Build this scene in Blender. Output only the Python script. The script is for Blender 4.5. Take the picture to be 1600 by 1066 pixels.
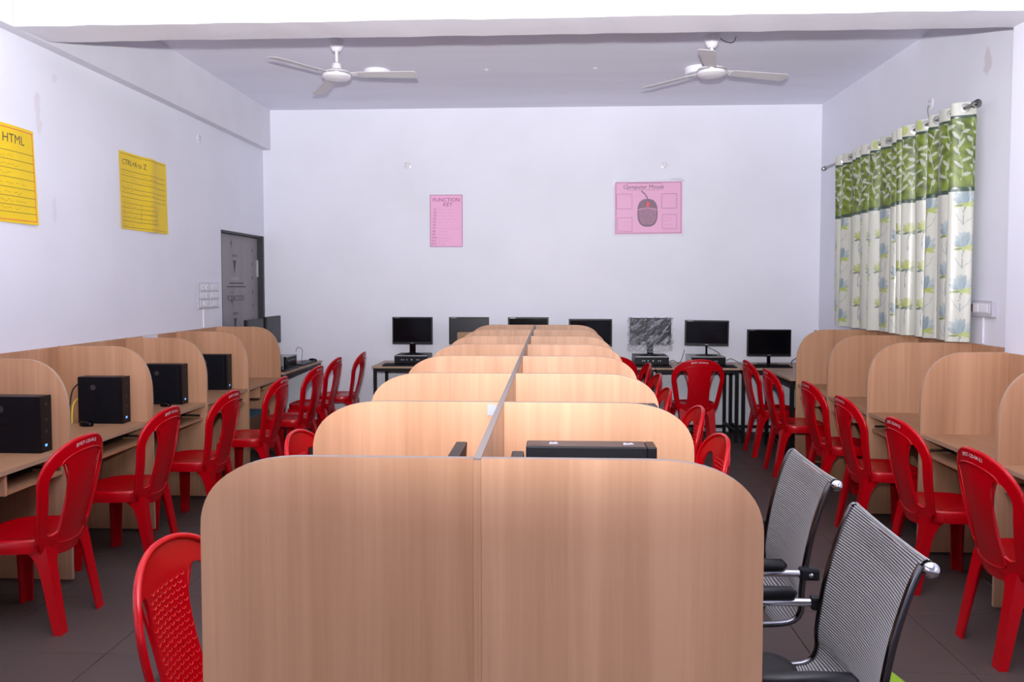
import bpy, bmesh, math, random
import numpy as np
from mathutils import Vector, Matrix

random.seed(7)
rng = np.random.default_rng(11)
scene = bpy.context.scene
for o in list(bpy.data.objects):
    bpy.data.objects.remove(o)
COL = scene.collection
PI = math.pi
R = math.radians

# ------------------------------------------------------------------ camera
cd = bpy.data.cameras.new('camera')
cam = bpy.data.objects.new('camera', cd)
COL.objects.link(cam)
cam.location = (0, 0, 1.57)
cam.rotation_euler = (R(90 - 2.535), 0, R(2.853))
cd.sensor_width = 36
cd.sensor_fit = 'HORIZONTAL'
cd.lens = 36 * 1244 / 1600
cd.shift_y = -32 / 1600
cd.clip_start = 0.02
scene.camera = cam

# ------------------------------------------------------------------ world, lights, exposure
w = bpy.data.worlds.new('world')
scene.world = w
w.use_nodes = True
w.node_tree.nodes['Background'].inputs[0].default_value = (0.80, 0.86, 1.0, 1)
w.node_tree.nodes['Background'].inputs[1].default_value = 0.6

def add_light(name, kind, loc, energy, color, target=None, **kw):
    l = bpy.data.lights.new(name, kind)
    l.energy = energy
    l.color = color
    for k, v in kw.items():
        setattr(l, k, v)
    o = bpy.data.objects.new(name, l)
    COL.objects.link(o)
    o.location = loc
    if target is not None:
        d = Vector(target) - Vector(loc)
        o.rotation_euler = d.to_track_quat('-Z', 'Y').to_euler()
    return o

# the photographer's flash, standing on the camera and tipped towards the ceiling
add_light('camera_flash', 'SPOT', (0.0, 0.02, 1.80), 2150, (1.0, 0.985, 0.985),
          target=(-0.05, 4.0, 1.80 + 3.1), spot_size=R(126), spot_blend=1.0, shadow_soft_size=0.035)
# cool fill lamps added along both side walls near the camera, no windows there
add_light('side_fill_left', 'AREA', (-3.10, -0.3, 1.9), 22, (0.88, 0.91, 1.0),
          target=(4, -0.3, 1.9), shape='RECTANGLE', size=3.4, size_y=1.3)
add_light('side_fill_right', 'AREA', (2.80, -0.3, 1.9), 22, (0.88, 0.91, 1.0),
          target=(-4, -0.3, 1.9), shape='RECTANGLE', size=3.4, size_y=1.3)

scene.view_settings.view_transform = 'Standard'
scene.view_settings.look = 'None'
scene.view_settings.gamma = 1.0
scene.view_settings.use_curve_mapping = False
scene.view_settings.exposure = 0.0

# ------------------------------------------------------------------ materials
def new_mat(name):
    m = bpy.data.materials.new(name)
    m.use_nodes = True
    return m, m.node_tree, m.node_tree.nodes['Principled BSDF']

def plain(name, col, rough=0.5, metal=0.0, spec=0.5, noise=0.0, nscale=20, coat=0.0, emit=None):
    m, nt, p = new_mat(name)
    p.inputs['Base Color'].default_value = (*col, 1)
    p.inputs['Roughness'].default_value = rough
    p.inputs['Metallic'].default_value = metal
    p.inputs['Specular IOR Level'].default_value = spec
    p.inputs['Coat Weight'].default_value = coat
    if emit:
        p.inputs['Emission Color'].default_value = (*emit[0], 1)
        p.inputs['Emission Strength'].default_value = emit[1]
    if noise:
        tc = nt.nodes.new('ShaderNodeTexCoord')
        n = nt.nodes.new('ShaderNodeTexNoise')
        n.inputs['Scale'].default_value = nscale
        n.inputs['Detail'].default_value = 4
        nt.links.new(tc.outputs['Object'], n.inputs['Vector'])
        mx = nt.nodes.new('ShaderNodeMix'); mx.data_type = 'RGBA'
        mx.inputs['A'].default_value = (*[c * (1 - noise) for c in col], 1)
        mx.inputs['B'].default_value = (*[min(1, c * (1 + noise)) for c in col], 1)
        nt.links.new(n.outputs['Fac'], mx.inputs['Factor'])
        nt.links.new(mx.outputs['Result'], p.inputs['Base Color'])
    return m

def wood(name, c0, c1, scale, rough=0.42, spec=0.4):
    """laminate with grain stretched along the axis whose scale is small"""
    m, nt, p = new_mat(name)
    L = nt.links.new
    tc = nt.nodes.new('ShaderNodeTexCoord')
    oi = nt.nodes.new('ShaderNodeObjectInfo')
    mul = nt.nodes.new('ShaderNodeMath'); mul.operation = 'MULTIPLY'; mul.inputs[1].default_value = 37.0
    L(oi.outputs['Random'], mul.inputs[0])
    add = nt.nodes.new('ShaderNodeVectorMath'); add.operation = 'ADD'
    L(tc.outputs['Object'], add.inputs[0]); L(mul.outputs[0], add.inputs[1])
    mp = nt.nodes.new('ShaderNodeMapping'); mp.inputs['Scale'].default_value = scale
    L(add.outputs[0], mp.inputs['Vector'])
    n1 = nt.nodes.new('ShaderNodeTexNoise'); n1.inputs['Scale'].default_value = 1.0; n1.inputs['Detail'].default_value = 5
    n1.inputs['Roughness'].default_value = 0.6; n1.inputs['Distortion'].default_value = 0.25
    L(mp.outputs[0], n1.inputs['Vector'])
    mp2 = nt.nodes.new('ShaderNodeMapping'); mp2.inputs['Scale'].default_value = [s * 0.16 for s in scale]
    L(add.outputs[0], mp2.inputs['Vector'])
    n2 = nt.nodes.new('ShaderNodeTexNoise'); n2.inputs['Scale'].default_value = 1.0; n2.inputs['Detail'].default_value = 2
    L(mp2.outputs[0], n2.inputs['Vector'])
    mix = nt.nodes.new('ShaderNodeMath'); mix.operation = 'MULTIPLY_ADD'
    mix.inputs[1].default_value = 0.55; L(n2.outputs['Fac'], mix.inputs[0])
    hl = nt.nodes.new('ShaderNodeMath'); hl.operation = 'MULTIPLY'; hl.inputs[1].default_value = 0.45
    L(n1.outputs['Fac'], hl.inputs[0]); L(hl.outputs[0], mix.inputs[2])
    cr = nt.nodes.new('ShaderNodeValToRGB')
    cr.color_ramp.elements[0].position = 0.36; cr.color_ramp.elements[0].color = (*c0, 1)
    cr.color_ramp.elements[1].position = 0.64; cr.color_ramp.elements[1].color = (*c1, 1)
    L(mix.outputs[0], cr.inputs[0]); L(cr.outputs[0], p.inputs['Base Color'])
    p.inputs['Roughness'].default_value = rough
    p.inputs['Specular IOR Level'].default_value = spec
    b = nt.nodes.new('ShaderNodeBump'); b.inputs['Strength'].default_value = 0.03; b.inputs['Distance'].default_value = 0.002
    L(n1.outputs['Fac'], b.inputs['Height']); L(b.outputs[0], p.inputs['Normal'])
    return m

def paint(name, col, stains=(), rough=0.6, streak=None):
    """emulsion paint with faint brush mottling; stains are (centre, radius, colour)"""
    m, nt, p = new_mat(name)
    L = nt.links.new
    tc = nt.nodes.new('ShaderNodeTexCoord')
    n = nt.nodes.new('ShaderNodeTexNoise'); n.inputs['Scale'].default_value = 1.3; n.inputs['Detail'].default_value = 6
    mp = nt.nodes.new('ShaderNodeMapping')
    if streak: mp.inputs['Scale'].default_value = streak
    L(tc.outputs['Object'], mp.inputs['Vector']); L(mp.outputs[0], n.inputs['Vector'])
    cr = nt.nodes.new('ShaderNodeValToRGB')
    cr.color_ramp.elements[0].position = 0.3; cr.color_ramp.elements[0].color = (*[c * 0.945 for c in col], 1)
    cr.color_ramp.elements[1].position = 0.62; cr.color_ramp.elements[1].color = (*col, 1)
    L(n.outputs['Fac'], cr.inputs[0])
    last = cr.outputs[0]
    if stains:
        n2 = nt.nodes.new('ShaderNodeTexNoise'); n2.inputs['Scale'].default_value = 9; n2.inputs['Detail'].default_value = 5
        L(tc.outputs['Object'], n2.inputs['Vector'])
        for (c, sc, r, scol) in stains:
            sub = nt.nodes.new('ShaderNodeVectorMath'); sub.operation = 'SUBTRACT'; sub.inputs[1].default_value = c
            L(tc.outputs['Object'], sub.inputs[0])
            ml = nt.nodes.new('ShaderNodeVectorMath'); ml.operation = 'MULTIPLY'; ml.inputs[1].default_value = sc
            L(sub.outputs[0], ml.inputs[0])
            ln = nt.nodes.new('ShaderNodeVectorMath'); ln.operation = 'LENGTH'; L(ml.outputs[0], ln.inputs[0])
            ad = nt.nodes.new('ShaderNodeMath'); ad.operation = 'MULTIPLY_ADD'; ad.inputs[1].default_value = 1.6 * r
            L(n2.outputs['Fac'], ad.inputs[0]); L(ln.outputs['Value'], ad.inputs[2])
            mr = nt.nodes.new('ShaderNodeMapRange')
            mr.inputs['From Min'].default_value = 1.45 * r; mr.inputs['From Max'].default_value = 1.65 * r
            mr.inputs['To Min'].default_value = 0.75; mr.inputs['To Max'].default_value = 0.0
            L(ad.outputs[0], mr.inputs['Value'])
            mx = nt.nodes.new('ShaderNodeMix'); mx.data_type = 'RGBA'
            L(mr.outputs[0], mx.inputs['Factor']); L(last, mx.inputs['A']); mx.inputs['B'].default_value = (*scol, 1)
            last = mx.outputs['Result']
    L(last, p.inputs['Base Color'])
    p.inputs['Roughness'].default_value = rough
    p.inputs['Specular IOR Level'].default_value = 0.25
    b = nt.nodes.new('ShaderNodeBump'); b.inputs['Strength'].default_value = 0.12; b.inputs['Distance'].default_value = 0.01
    L(n.outputs['Fac'], b.inputs['Height']); L(b.outputs[0], p.inputs['Normal'])
    return m

def vcol_mat(name, rough=0.4, spec=0.5, coat=0.0, sheen=0.0):
    m, nt, p = new_mat(name)
    a = nt.nodes.new('ShaderNodeVertexColor'); a.layer_name = 'print'
    nt.links.new(a.outputs['Color'], p.inputs['Base Color'])
    p.inputs['Roughness'].default_value = rough
    p.inputs['Specular IOR Level'].default_value = spec
    p.inputs['Coat Weight'].default_value = coat
    p.inputs['Sheen Weight'].default_value = sheen
    return m

def film(name, alpha, col, rough=0.15):
    m, nt, p = new_mat(name)
    p.inputs['Base Color'].default_value = (*col, 1)
    p.inputs['Roughness'].default_value = rough
    p.inputs['Alpha'].default_value = alpha
    p.inputs['Specular IOR Level'].default_value = 0.7
    return m

WALL = (0.82, 0.83, 0.92)
M = {}
M['wall_back'] = paint('wall_paint_back', WALL)
M['wall_left'] = paint('wall_paint_left', WALL, stains=[
    ((-3.146, 4.78, 2.62), (1, 2.2, 0.6), 0.09, (0.72, 0.68, 0.74)),
    ((-3.146, 4.95, 2.88), (1, 1.4, 1.2), 0.05, (0.74, 0.71, 0.77)),
    ((-3.146, 4.92, 2.05), (1, 2.6, 0.7), 0.06, (0.74, 0.71, 0.78))])
M['wall_right'] = paint('wall_paint_right', WALL, stains=[
    ((2.833, 5.40, 3.02), (1, 1.6, 0.75), 0.10, (0.66, 0.63, 0.66))])
M['ceiling'] = paint('ceiling_paint', (0.86, 0.86, 0.98), streak=(0.5, 2.4, 1))
M['beam'] = paint('beam_paint', (0.76, 0.76, 0.83), streak=(0.5, 2, 2))
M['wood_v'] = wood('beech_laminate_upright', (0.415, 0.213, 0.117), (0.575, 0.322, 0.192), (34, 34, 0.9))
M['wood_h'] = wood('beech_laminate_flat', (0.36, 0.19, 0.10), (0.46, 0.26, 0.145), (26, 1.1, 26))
M['edge'] = plain('edge_banding', (0.19, 0.155, 0.14), 0.45, noise=0.08, nscale=30)
M['edge_light'] = plain('light_edge_banding', (0.44, 0.29, 0.19), 0.4, noise=0.06, nscale=30)
M['table_top'] = wood('table_laminate', (0.38, 0.25, 0.17), (0.48, 0.33, 0.23), (1.5, 24, 24))
M['tile'] = plain('vitrified_tile', (0.080, 0.059, 0.054), 0.45, spec=0.2, noise=0.10, nscale=5)
M['grout'] = plain('tile_grout', (0.075, 0.065, 0.06), 0.8)
M['red'] = plain('red_plastic', (0.47, 0.0, 0.005), 0.24, spec=0.42)
M['red_dots'] = plain('red_plastic_polished', (0.60, 0.03, 0.03), 0.12, spec=0.9)
M['white_ink'] = plain('white_marker', (0.78, 0.70, 0.72), 0.6)
M['black_plastic'] = plain('black_plastic', (0.006, 0.006, 0.008), 0.38, spec=0.3)
M['black_gloss'] = plain('black_screen', (0.003, 0.003, 0.005), 0.10, spec=0.22)
M['screen_grey'] = plain('dusty_black_screen', (0.012, 0.012, 0.017), 0.3, spec=0.3)
M['black_metal'] = plain('black_painted_steel', (0.006, 0.005, 0.006), 0.42, spec=0.25)
M['pc_black'] = plain('black_computer_case', (0.005, 0.005, 0.008), 0.36, spec=0.25, noise=0.1, nscale=40)
M['pc_side'] = plain('dark_computer_side', (0.004, 0.005, 0.009), 0.45, spec=0.22)
M['pc_top'] = plain('brown_black_case_top', (0.05, 0.04, 0.042), 0.45, spec=0.3)
M['silver'] = plain('silver_plastic', (0.42, 0.42, 0.43), 0.3, metal=0.6)
M['chrome'] = plain('chrome', (0.62, 0.62, 0.65), 0.1, metal=1.0)
M['dark_chrome'] = plain('dark_chrome', (0.16, 0.16, 0.18), 0.15, metal=1.0)
M['steel'] = plain('brushed_steel', (0.30, 0.29, 0.29), 0.28, metal=1.0)
M['blue_led'] = plain('blue_power_light', (0.1, 0.3, 1.0), 0.3, emit=((0.12, 0.35, 1.0), 1.6))
M['white_plastic'] = plain('white_plastic', (0.78, 0.77, 0.84), 0.3)
M['socket_plastic'] = plain('switch_plate_plastic', (0.72, 0.71, 0.77), 0.35)
M['socket_edge'] = plain('switch_plate_edge', (0.52, 0.51, 0.58), 0.4)
M['socket_dark'] = plain('socket_holes', (0.16, 0.15, 0.17), 0.5)
M['maroon'] = plain('maroon_indicator', (0.20, 0.02, 0.03), 0.35)
M['fan_white'] = plain('fan_enamel', (0.82, 0.80, 0.86), 0.3)
M['fan_blade'] = plain('fan_blade_enamel', (0.66, 0.64, 0.66), 0.4)
M['led_rim'] = plain('lamp_rim', (0.85, 0.85, 0.92), 0.35)
M['led_face'] = plain('lamp_diffuser', (0.70, 0.69, 0.78), 0.5)
M['door_film'] = wood('door_film', (0.22, 0.20, 0.215), (0.29, 0.265, 0.285), (9, 9, 0.7), rough=0.4)
M['door_frame'] = plain('dark_door_frame', (0.03, 0.03, 0.036), 0.5, noise=0.3, nscale=25)
M['door_print'] = plain('dark_print', (0.05, 0.045, 0.055), 0.5)
M['door_pale'] = plain('pale_print', (0.34, 0.32, 0.30), 0.5)
M['yellow'] = plain('yellow_chart_paper', (0.86, 0.60, 0.015), 0.55, noise=0.06, nscale=3)
M['ink'] = plain('pencil_ink', (0.10, 0.075, 0.06), 0.7)
M['ink_faint'] = plain('faint_pencil', (0.50, 0.35, 0.04), 0.7)
M['pink'] = plain('pink_chart_paper', (0.86, 0.42, 0.66), 0.5, noise=0.05, nscale=4)
M['pink_ink'] = plain('purple_pencil', (0.27, 0.10, 0.20), 0.7)
M['pink_faint'] = plain('faint_purple_pencil', (0.60, 0.26, 0.44), 0.7)
M['mouse_grey'] = plain('pencil_shading', (0.22, 0.115, 0.18), 0.7, noise=0.35, nscale=60)
M['mouse_light'] = plain('light_pencil_shading', (0.37, 0.18, 0.28), 0.7, noise=0.4, nscale=70)
M['mouse_red'] = plain('red_crayon', (0.80, 0.06, 0.09), 0.6)
M['film_clear'] = film('clear_poster_film', 0.10, (0.95, 0.95, 1.0), 0.08)
M['tape'] = film('clear_tape', 0.32, (0.75, 0.75, 0.80), 0.2)
M['wrap'] = film('plastic_wrap', 0.15, (0.50, 0.51, 0.58), 0.09)
def wrap_mat():
    m, nt, p = new_mat('plastic_wrap')
    L = nt.links.new
    p.inputs['Base Color'].default_value = (0.62, 0.63, 0.70, 1); p.inputs['Roughness'].default_value = 0.18
    tc = nt.nodes.new('ShaderNodeTexCoord'); mp = nt.nodes.new('ShaderNodeMapping')
    mp.inputs['Scale'].default_value = (7, 7, 26)
    mp0 = nt.nodes.new('ShaderNodeMapping'); mp0.inputs['Rotation'].default_value = (0, R(40), 0)
    n = nt.nodes.new('ShaderNodeTexNoise'); n.inputs['Scale'].default_value = 1.0; n.inputs['Detail'].default_value = 5; n.inputs['Distortion'].default_value = 1.2
    L(tc.outputs['Object'], mp0.inputs['Vector']); L(mp0.outputs[0], mp.inputs['Vector']); L(mp.outputs[0], n.inputs['Vector'])
    cr = nt.nodes.new('ShaderNodeValToRGB')
    cr.color_ramp.elements[0].position = 0.42; cr.color_ramp.elements[0].color = (0.05, 0.05, 0.05, 1)
    cr.color_ramp.elements[1].position = 0.68; cr.color_ramp.elements[1].color = (0.62, 0.62, 0.62, 1)
    L(n.outputs['Fac'], cr.inputs[0]); L(cr.outputs[0], p.inputs['Alpha'])  # streaky opacity paints in the bright glints along the wrinkles
    return m
M['wrap'] = wrap_mat()
M['curtain'] = vcol_mat('satin_curtain', rough=0.32, spec=0.6, coat=0.1)
M['ribs'] = vcol_mat('ribbed_mesh_fabric', rough=0.5, spec=0.4)
M['black_fabric'] = plain('black_seat_fabric', (0.008, 0.008, 0.009), 0.7)
M['yellow_cable'] = plain('yellow_network_cable', (0.75, 0.62, 0.02), 0.4)
M['carton'] = plain('brown_cardboard', (0.34, 0.20, 0.11), 0.7, noise=0.3, nscale=60)
M['blue_mat'] = plain('blue_rexine', (0.03, 0.12, 0.18), 0.5)
M['dark_wood'] = plain('dark_brown_board', (0.13, 0.065, 0.035), 0.5, noise=0.15, nscale=30)
M['green'] = plain('lime_green_plastic', (0.25, 0.42, 0.02), 0.5)
M['paper'] = plain('white_paper', (0.75, 0.74, 0.82), 0.6)
M['torn_paper'] = plain('grey_torn_paper', (0.33, 0.33, 0.37), 0.6)
M['label_blue'] = plain('pale_blue_sticker', (0.30, 0.33, 0.45), 0.5)
M['grille'] = plain('dark_floor_grille', (0.04, 0.035, 0.03), 0.45, metal=0.4)

# ------------------------------------------------------------------ mesh helpers
class MB:
    def __init__(s):
        s.v = []; s.f = []; s.m = []
    def face_strip(s, a, b, mi=0):
        n = len(a)
        for i in range(n - 1):
            s.f.append((a[i], a[i + 1], b[i + 1], b[i])); s.m.append(mi)
    def quad(s, pts, mi=0):
        k = len(s.v); s.v += [tuple(p) for p in pts]
        s.f.append(tuple(range(k, k + len(pts)))); s.m.append(mi)
    def box(s, a, b, mi=0):
        x0, y0, z0 = [min(a[i], b[i]) for i in range(3)]
        x1, y1, z1 = [max(a[i], b[i]) for i in range(3)]
        k = len(s.v)
        s.v += [(x0, y0, z0), (x1, y0, z0), (x1, y1, z0), (x0, y1, z0), (x0, y0, z1), (x1, y0, z1), (x1, y1, z1), (x0, y1, z1)]
        for q in ((0, 3, 2, 1), (4, 5, 6, 7), (0, 1, 5, 4), (1, 2, 6, 5), (2, 3, 7, 6), (3, 0, 4, 7)):
            s.f.append(tuple(k + i for i in q)); s.m.append(mi)
        return s
    def rings(s, rings, closed=True, cap0=True, cap1=True, mi=0):
        n = len(rings[0]); ks = []
        for r in rings:
            ks.append(len(s.v)); s.v += [tuple(p) for p in r]
        for a, b in zip(ks[:-1], ks[1:]):
            for i in range(n if closed else n - 1):
                j = (i + 1) % n
                s.f.append((a + i, a + j, b + j, b + i)); s.m.append(mi)
        if cap0: s.f.append(tuple(ks[0] + i for i in reversed(range(n)))); s.m.append(mi)
        if cap1: s.f.append(tuple(ks[-1] + i for i in range(n))); s.m.append(mi)
        return s
    def tube(s, path, r, n=8, mi=0):
        P = [Vector(p) for p in path]
        rr = r if isinstance(r, (list, tuple)) else [r] * len(P)
        rings = []; up = None
        for i, p in enumerate(P):
            t = (P[min(i + 1, len(P) - 1)] - P[max(i - 1, 0)])
            t = t.normalized() if t.length > 1e-9 else Vector((0, 0, 1))
            if up is None:
                up = Vector((0, 0, 1)) if abs(t.z) < 0.9 else Vector((0, 1, 0))
            a = t.cross(up)
            if a.length < 1e-5: a = t.cross(Vector((1, 0, 0)))
            a.normalize(); b = a.cross(t).normalized(); up = b
            rings.append([p + (a * math.cos(2 * PI * k / n) + b * math.sin(2 * PI * k / n)) * rr[i] for k in range(n)])
        return s.rings(rings, mi=mi)
    def lathe(s, prof, n=24, origin=(0, 0, 0), mi=0):
        ox, oy, oz = origin
        return s.rings([[(ox + r * math.cos(2 * PI * k / n), oy + r * math.sin(2 * PI * k / n), oz + z) for k in range(n)]
                        for r, z in prof], mi=mi)
    def prism(s, outline, fn, d0, d1, mi=0, edge_mi=None):
        """outline of 2-D points, fn(u, v, d) -> xyz"""
        n = len(outline); k = len(s.v)
        s.v += [tuple(fn(u, v, d0)) for u, v in outline] + [tuple(fn(u, v, d1)) for u, v in outline]
        s.f.append(tuple(k + i for i in reversed(range(n)))); s.m.append(mi)
        s.f.append(tuple(k + n + i for i in range(n))); s.m.append(mi)
        for i in range(n):
            j = (i + 1) % n
            s.f.append((k + i, k + j, k + n + j, k + n + i)); s.m.append(mi if edge_mi is None else edge_mi)
        return s
    def mesh(s, name, mats, smooth=False, merge=False, sharp=35):
        me = bpy.data.meshes.new(name)
        me.from_pydata(s.v, [], s.f)
        mats = mats if isinstance(mats, (list, tuple)) else [mats]
        for m in mats: me.materials.append(M[m])
        me.polygons.foreach_set('material_index', s.m)
        bm = bmesh.new(); bm.from_mesh(me)
        if merge: bmesh.ops.remove_doubles(bm, verts=bm.verts, dist=1e-5)
        bmesh.ops.dissolve_degenerate(bm, edges=bm.edges, dist=1e-7)
        bmesh.ops.recalc_face_normals(bm, faces=bm.faces)
        if smooth:
            for f in bm.faces: f.smooth = True
            for e in bm.edges:
                if len(e.link_faces) == 2 and e.calc_face_angle(0) > R(sharp): e.smooth = False
        bm.to_mesh(me); bm.free()
        me.update()
        return me

def obj(name, mesh, parent=None, loc=None, rot=None):
    o = bpy.data.objects.new(name, mesh)
    COL.objects.link(o)
    if parent: o.parent = parent
    if loc is not None: o.location = loc
    if rot is not None: o.rotation_euler = rot
    return o

def part(name, mb, mats, parent=None, smooth=False, merge=False, loc=None, rot=None, bevel=0, sharp=35):
    me = mb.mesh(name, mats, smooth, merge, sharp)
    if bevel:
        bm = bmesh.new(); bm.from_mesh(me)
        es = [e for e in bm.edges if len(e.link_faces) == 2 and e.calc_face_angle(0) > R(40)]
        bmesh.ops.bevel(bm, geom=es, offset=bevel, segments=2, affect='EDGES', profile=0.6, clamp_overlap=True)
        bm.to_mesh(me); bm.free()
    return obj(name, me, parent, loc, rot)

def tag(o, label, cat, group=None):
    o['label'] = label; o['category'] = cat
    if group: o['group'] = group
    return o

def thing(name, label, cat, loc=(0, 0, 0), rz=0, group=None):
    o = obj(name, None, None, loc, (0, 0, rz))
    o.empty_display_size = 0.1
    return tag(o, label, cat, group)

def struct(o):
    o['kind'] = 'structure'
    return o

def copy_tree(root, loc, rz, label=None, group=None):
    def cp(o, par):
        c = o.copy(); COL.objects.link(c); c.parent = par
        for ch in list(o.children): cp(ch, c)
        return c
    r = cp(root, None)
    r.location = loc; r.rotation_euler = (0, 0, rz)
    if label: r['label'] = label
    if group: r['group'] = group
    return r

def text_pts(txt, size, align='LEFT'):
    """flat lettering as (verts 2-D, faces)"""
    cu = bpy.data.curves.new('t', 'FONT'); cu.body = txt; cu.size = size
    cu.align_x = align; cu.resolution_u = 2
    ob = bpy.data.objects.new('t', cu); COL.objects.link(ob)
    dg = bpy.context.evaluated_depsgraph_get()
    me = bpy.data.meshes.new_from_object(ob.evaluated_get(dg))
    vs = [(v.co.x, v.co.y) for v in me.vertices]; fs = [tuple(p.vertices) for p in me.polygons]
    bpy.data.objects.remove(ob); bpy.data.curves.remove(cu); bpy.data.meshes.remove(me)
    return vs, fs

def add_text(mb, txt, size, fn, align='LEFT', slant=0.0, off=(0, 0), mi=0):
    vs, fs = text_pts(txt, size, align)
    k = len(mb.v)
    mb.v += [tuple(fn(u + v * slant + off[0], v + off[1])) for u, v in vs]
    for f in fs:
        mb.f.append(tuple(k + i for i in f)); mb.m.append(mi)

def add_line(mb, pts, wd, fn, mi=0):
    """flat pen stroke through 2-D points"""
    P = [Vector((p[0], p[1])) for p in pts]
    L_, R_ = [], []
    for i, p in enumerate(P):
        t = P[min(i + 1, len(P) - 1)] - P[max(i - 1, 0)]
        t.normalize(); nn = Vector((-t.y, t.x)) * wd / 2
        L_.append(p + nn); R_.append(p - nn)
    k = len(mb.v); n = len(P)
    mb.v += [tuple(fn(q.x, q.y)) for q in L_] + [tuple(fn(q.x, q.y)) for q in R_]
    for i in range(n - 1):
        mb.f.append((k + i, k + i + 1, k + n + i + 1, k + n + i)); mb.m.append(mi)

def scribble(mb, u0, u1, v, h, fn, wd, step=0.012):
    pts = []; u = u0
    while u < u1:
        pts.append((u, v + random.uniform(-h, h))); u += random.uniform(0.5, 1.3) * step
        if random.random() < 0.14 and len(pts) > 2:
            add_line(mb, pts, wd, fn); pts = []; u += step * 0.8
    if len(pts) > 2: add_line(mb, pts, wd, fn)

# ------------------------------------------------------------------ room
XL, XR, YB, YF, ZC = -3.146, 2.833, 8.60, -2.6, 3.47
ZB = 3.04                                     # underside of the beams
DW0, DW1, DZ = 7.46, 8.54, 2.10               # door opening in the left wall

base = MB().box((XL - 0.15, YF - 0.15, -0.12), (XR + 0.15, YB + 0.15, -0.006))
floor = struct(part('floor', base, 'grout'))
tile_cache = {}
xs = [-1.895 + 0.6 * k for k in range(-3, 9)]
ys = [3.84 + 0.6 * k for k in range(-11, 9)]
for i in range(len(xs) - 1):
    for j in range(len(ys) - 1):
        x0, x1 = max(xs[i], XL), min(xs[i + 1], XR)
        y0, y1 = max(ys[j], YF), min(ys[j + 1], YB)
        if x1 - x0 < 0.02 or y1 - y0 < 0.02: continue
        key = (round(x1 - x0, 3), round(y1 - y0, 3))
        if key not in tile_cache:
            hx, hy = key[0] / 2 - 0.0016, key[1] / 2 - 0.0016
            t = MB().rings([[(sx * (hx - e), sy * (hy - e), z) for sx, sy in ((-1, -1), (1, -1), (1, 1), (-1, 1))]
                            for e, z in ((0, -0.006), (0, -0.0012), (0.0012, 0.0))], cap0=False)
            tile_cache[key] = t.mesh('tile', 'tile')
        obj('tile', tile_cache[key], floor, ((x0 + x1) / 2, (y0 + y1) / 2, 0))

mb = MB()
mb.box((XL - 0.15, YF, 0), (XL, DW0, ZC)); mb.box((XL - 0.15, DW1, 0), (XL, YB, ZC)); mb.box((XL - 0.15, DW0, DZ), (XL, DW1, ZC))
struct(part('wall_left', mb, 'wall_left'))
struct(part('wall_right', MB().box((XR, YF, 0), (XR + 0.15, YB, ZC)), 'wall_right'))
struct(part('wall_back', MB().box((XL - 0.15, YB, 0), (XR + 0.15, YB + 0.15, ZC)), 'wall_back'))
struct(part('wall_front', MB().box((XL - 0.15, YF - 0.15, 0), (XR + 0.15, YF, ZC)), 'wall_back'))
struct(part('ceiling', MB().box((XL - 0.15, YF - 0.15, ZC), (XR + 0.15, YB + 0.15, ZC + 0.15)), 'ceiling'))

# cross beam, with slightly uneven plastered arrises, the beam along the left wall and the pillar on the right
random.seed(3)
def wavy(y, z0, n=40):
    return [(XL + 0.09 + (XR - XL - 0.09) * i / n, y + random.uniform(-0.003, 0.003), z0 + random.uniform(-0.003, 0.003)) for i in range(n + 1)]
f0 = wavy(4.45, ZB); b0 = wavy(4.76, ZB + 0.005)
f1 = [(p[0], 4.45, ZC) for p in f0]; b1 = [(p[0], 4.76, ZC) for p in b0]
mb = MB()
for row in (f1, f0, b0, b1): mb.v += row
n = len(f0)
for k in range(3):
    mb.face_strip(list(range(k * n, k * n + n)), list(range((k + 1) * n, (k + 1) * n + n)))
mb.f.append((0, n, 2 * n, 3 * n)); mb.m.append(0)
mb.f.append((n - 1, 2 * n - 1, 3 * n - 1, 4 * n - 1)); mb.m.append(0)
struct(part('trim_1', mb, 'beam'))
struct(part('trim_2', MB().box((XL, YF, ZB), (XL + 0.085, YB, ZC)), 'beam'))
struct(part('trim_3', MB().box((2.635, 4.05, 0), (XR, 4.76, ZC)), 'wall_right'))

# door, still in its printed protective film
DX = XL - 0.035
door = struct(obj('door_1', None, None, (DX, DW0, 0)))
W_ = DW1 - DW0
part('leaf', MB().box((-0.04, 0.012, 0.01), (0, W_ - 0.052, DZ - 0.03)), 'door_film', door)
mb = MB()
mb.box((-0.06, W_ - 0.05, 0), (0.055, W_, DZ)); mb.box((-0.06, 0, DZ - 0.022), (0.045, W_ - 0.05, DZ)); mb.box((-0.06, 0, 0), (0.036, 0.010, DZ - 0.022))
part('frame', mb, 'door_frame', door)
def on_door(u, v): return (0.0015, u, v)
mb = MB()
def flip(cu, cv): return lambda u, v: on_door(cu - u, cv - v)
for cv in (1.80, 1.22):
    mb.quad([on_door(0.36, cv + 0.02), on_door(0.44, cv + 0.02), on_door(0.40, cv - 0.12)])
    mb.quad([on_door(0.30, cv + 0.20), on_door(0.33, cv + 0.22), on_door(0.335, cv + 0.13)])
    mb.quad([on_door(0.31, cv + 0.28), on_door(0.33, cv + 0.29), on_door(0.335, cv + 0.26)])
    for k in range(4): mb.quad([on_door(0.345 + 0.033 * k, cv + 0.055), on_door(0.362 + 0.033 * k, cv + 0.055), on_door(0.364 + 0.033 * k, cv + 0.078), on_door(0.347 + 0.033 * k, cv + 0.078)])
add_text(mb, 'VOCORICA', 0.085, flip(0.64, 1.47))
for k in range(8): mb.quad([on_door(0.86, 0.9 + 0.145 * k), on_door(0.885, 0.915 + 0.145 * k), on_door(0.88, 0.945 + 0.145 * k), on_door(0.865, 0.94 + 0.145 * k)])
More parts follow.
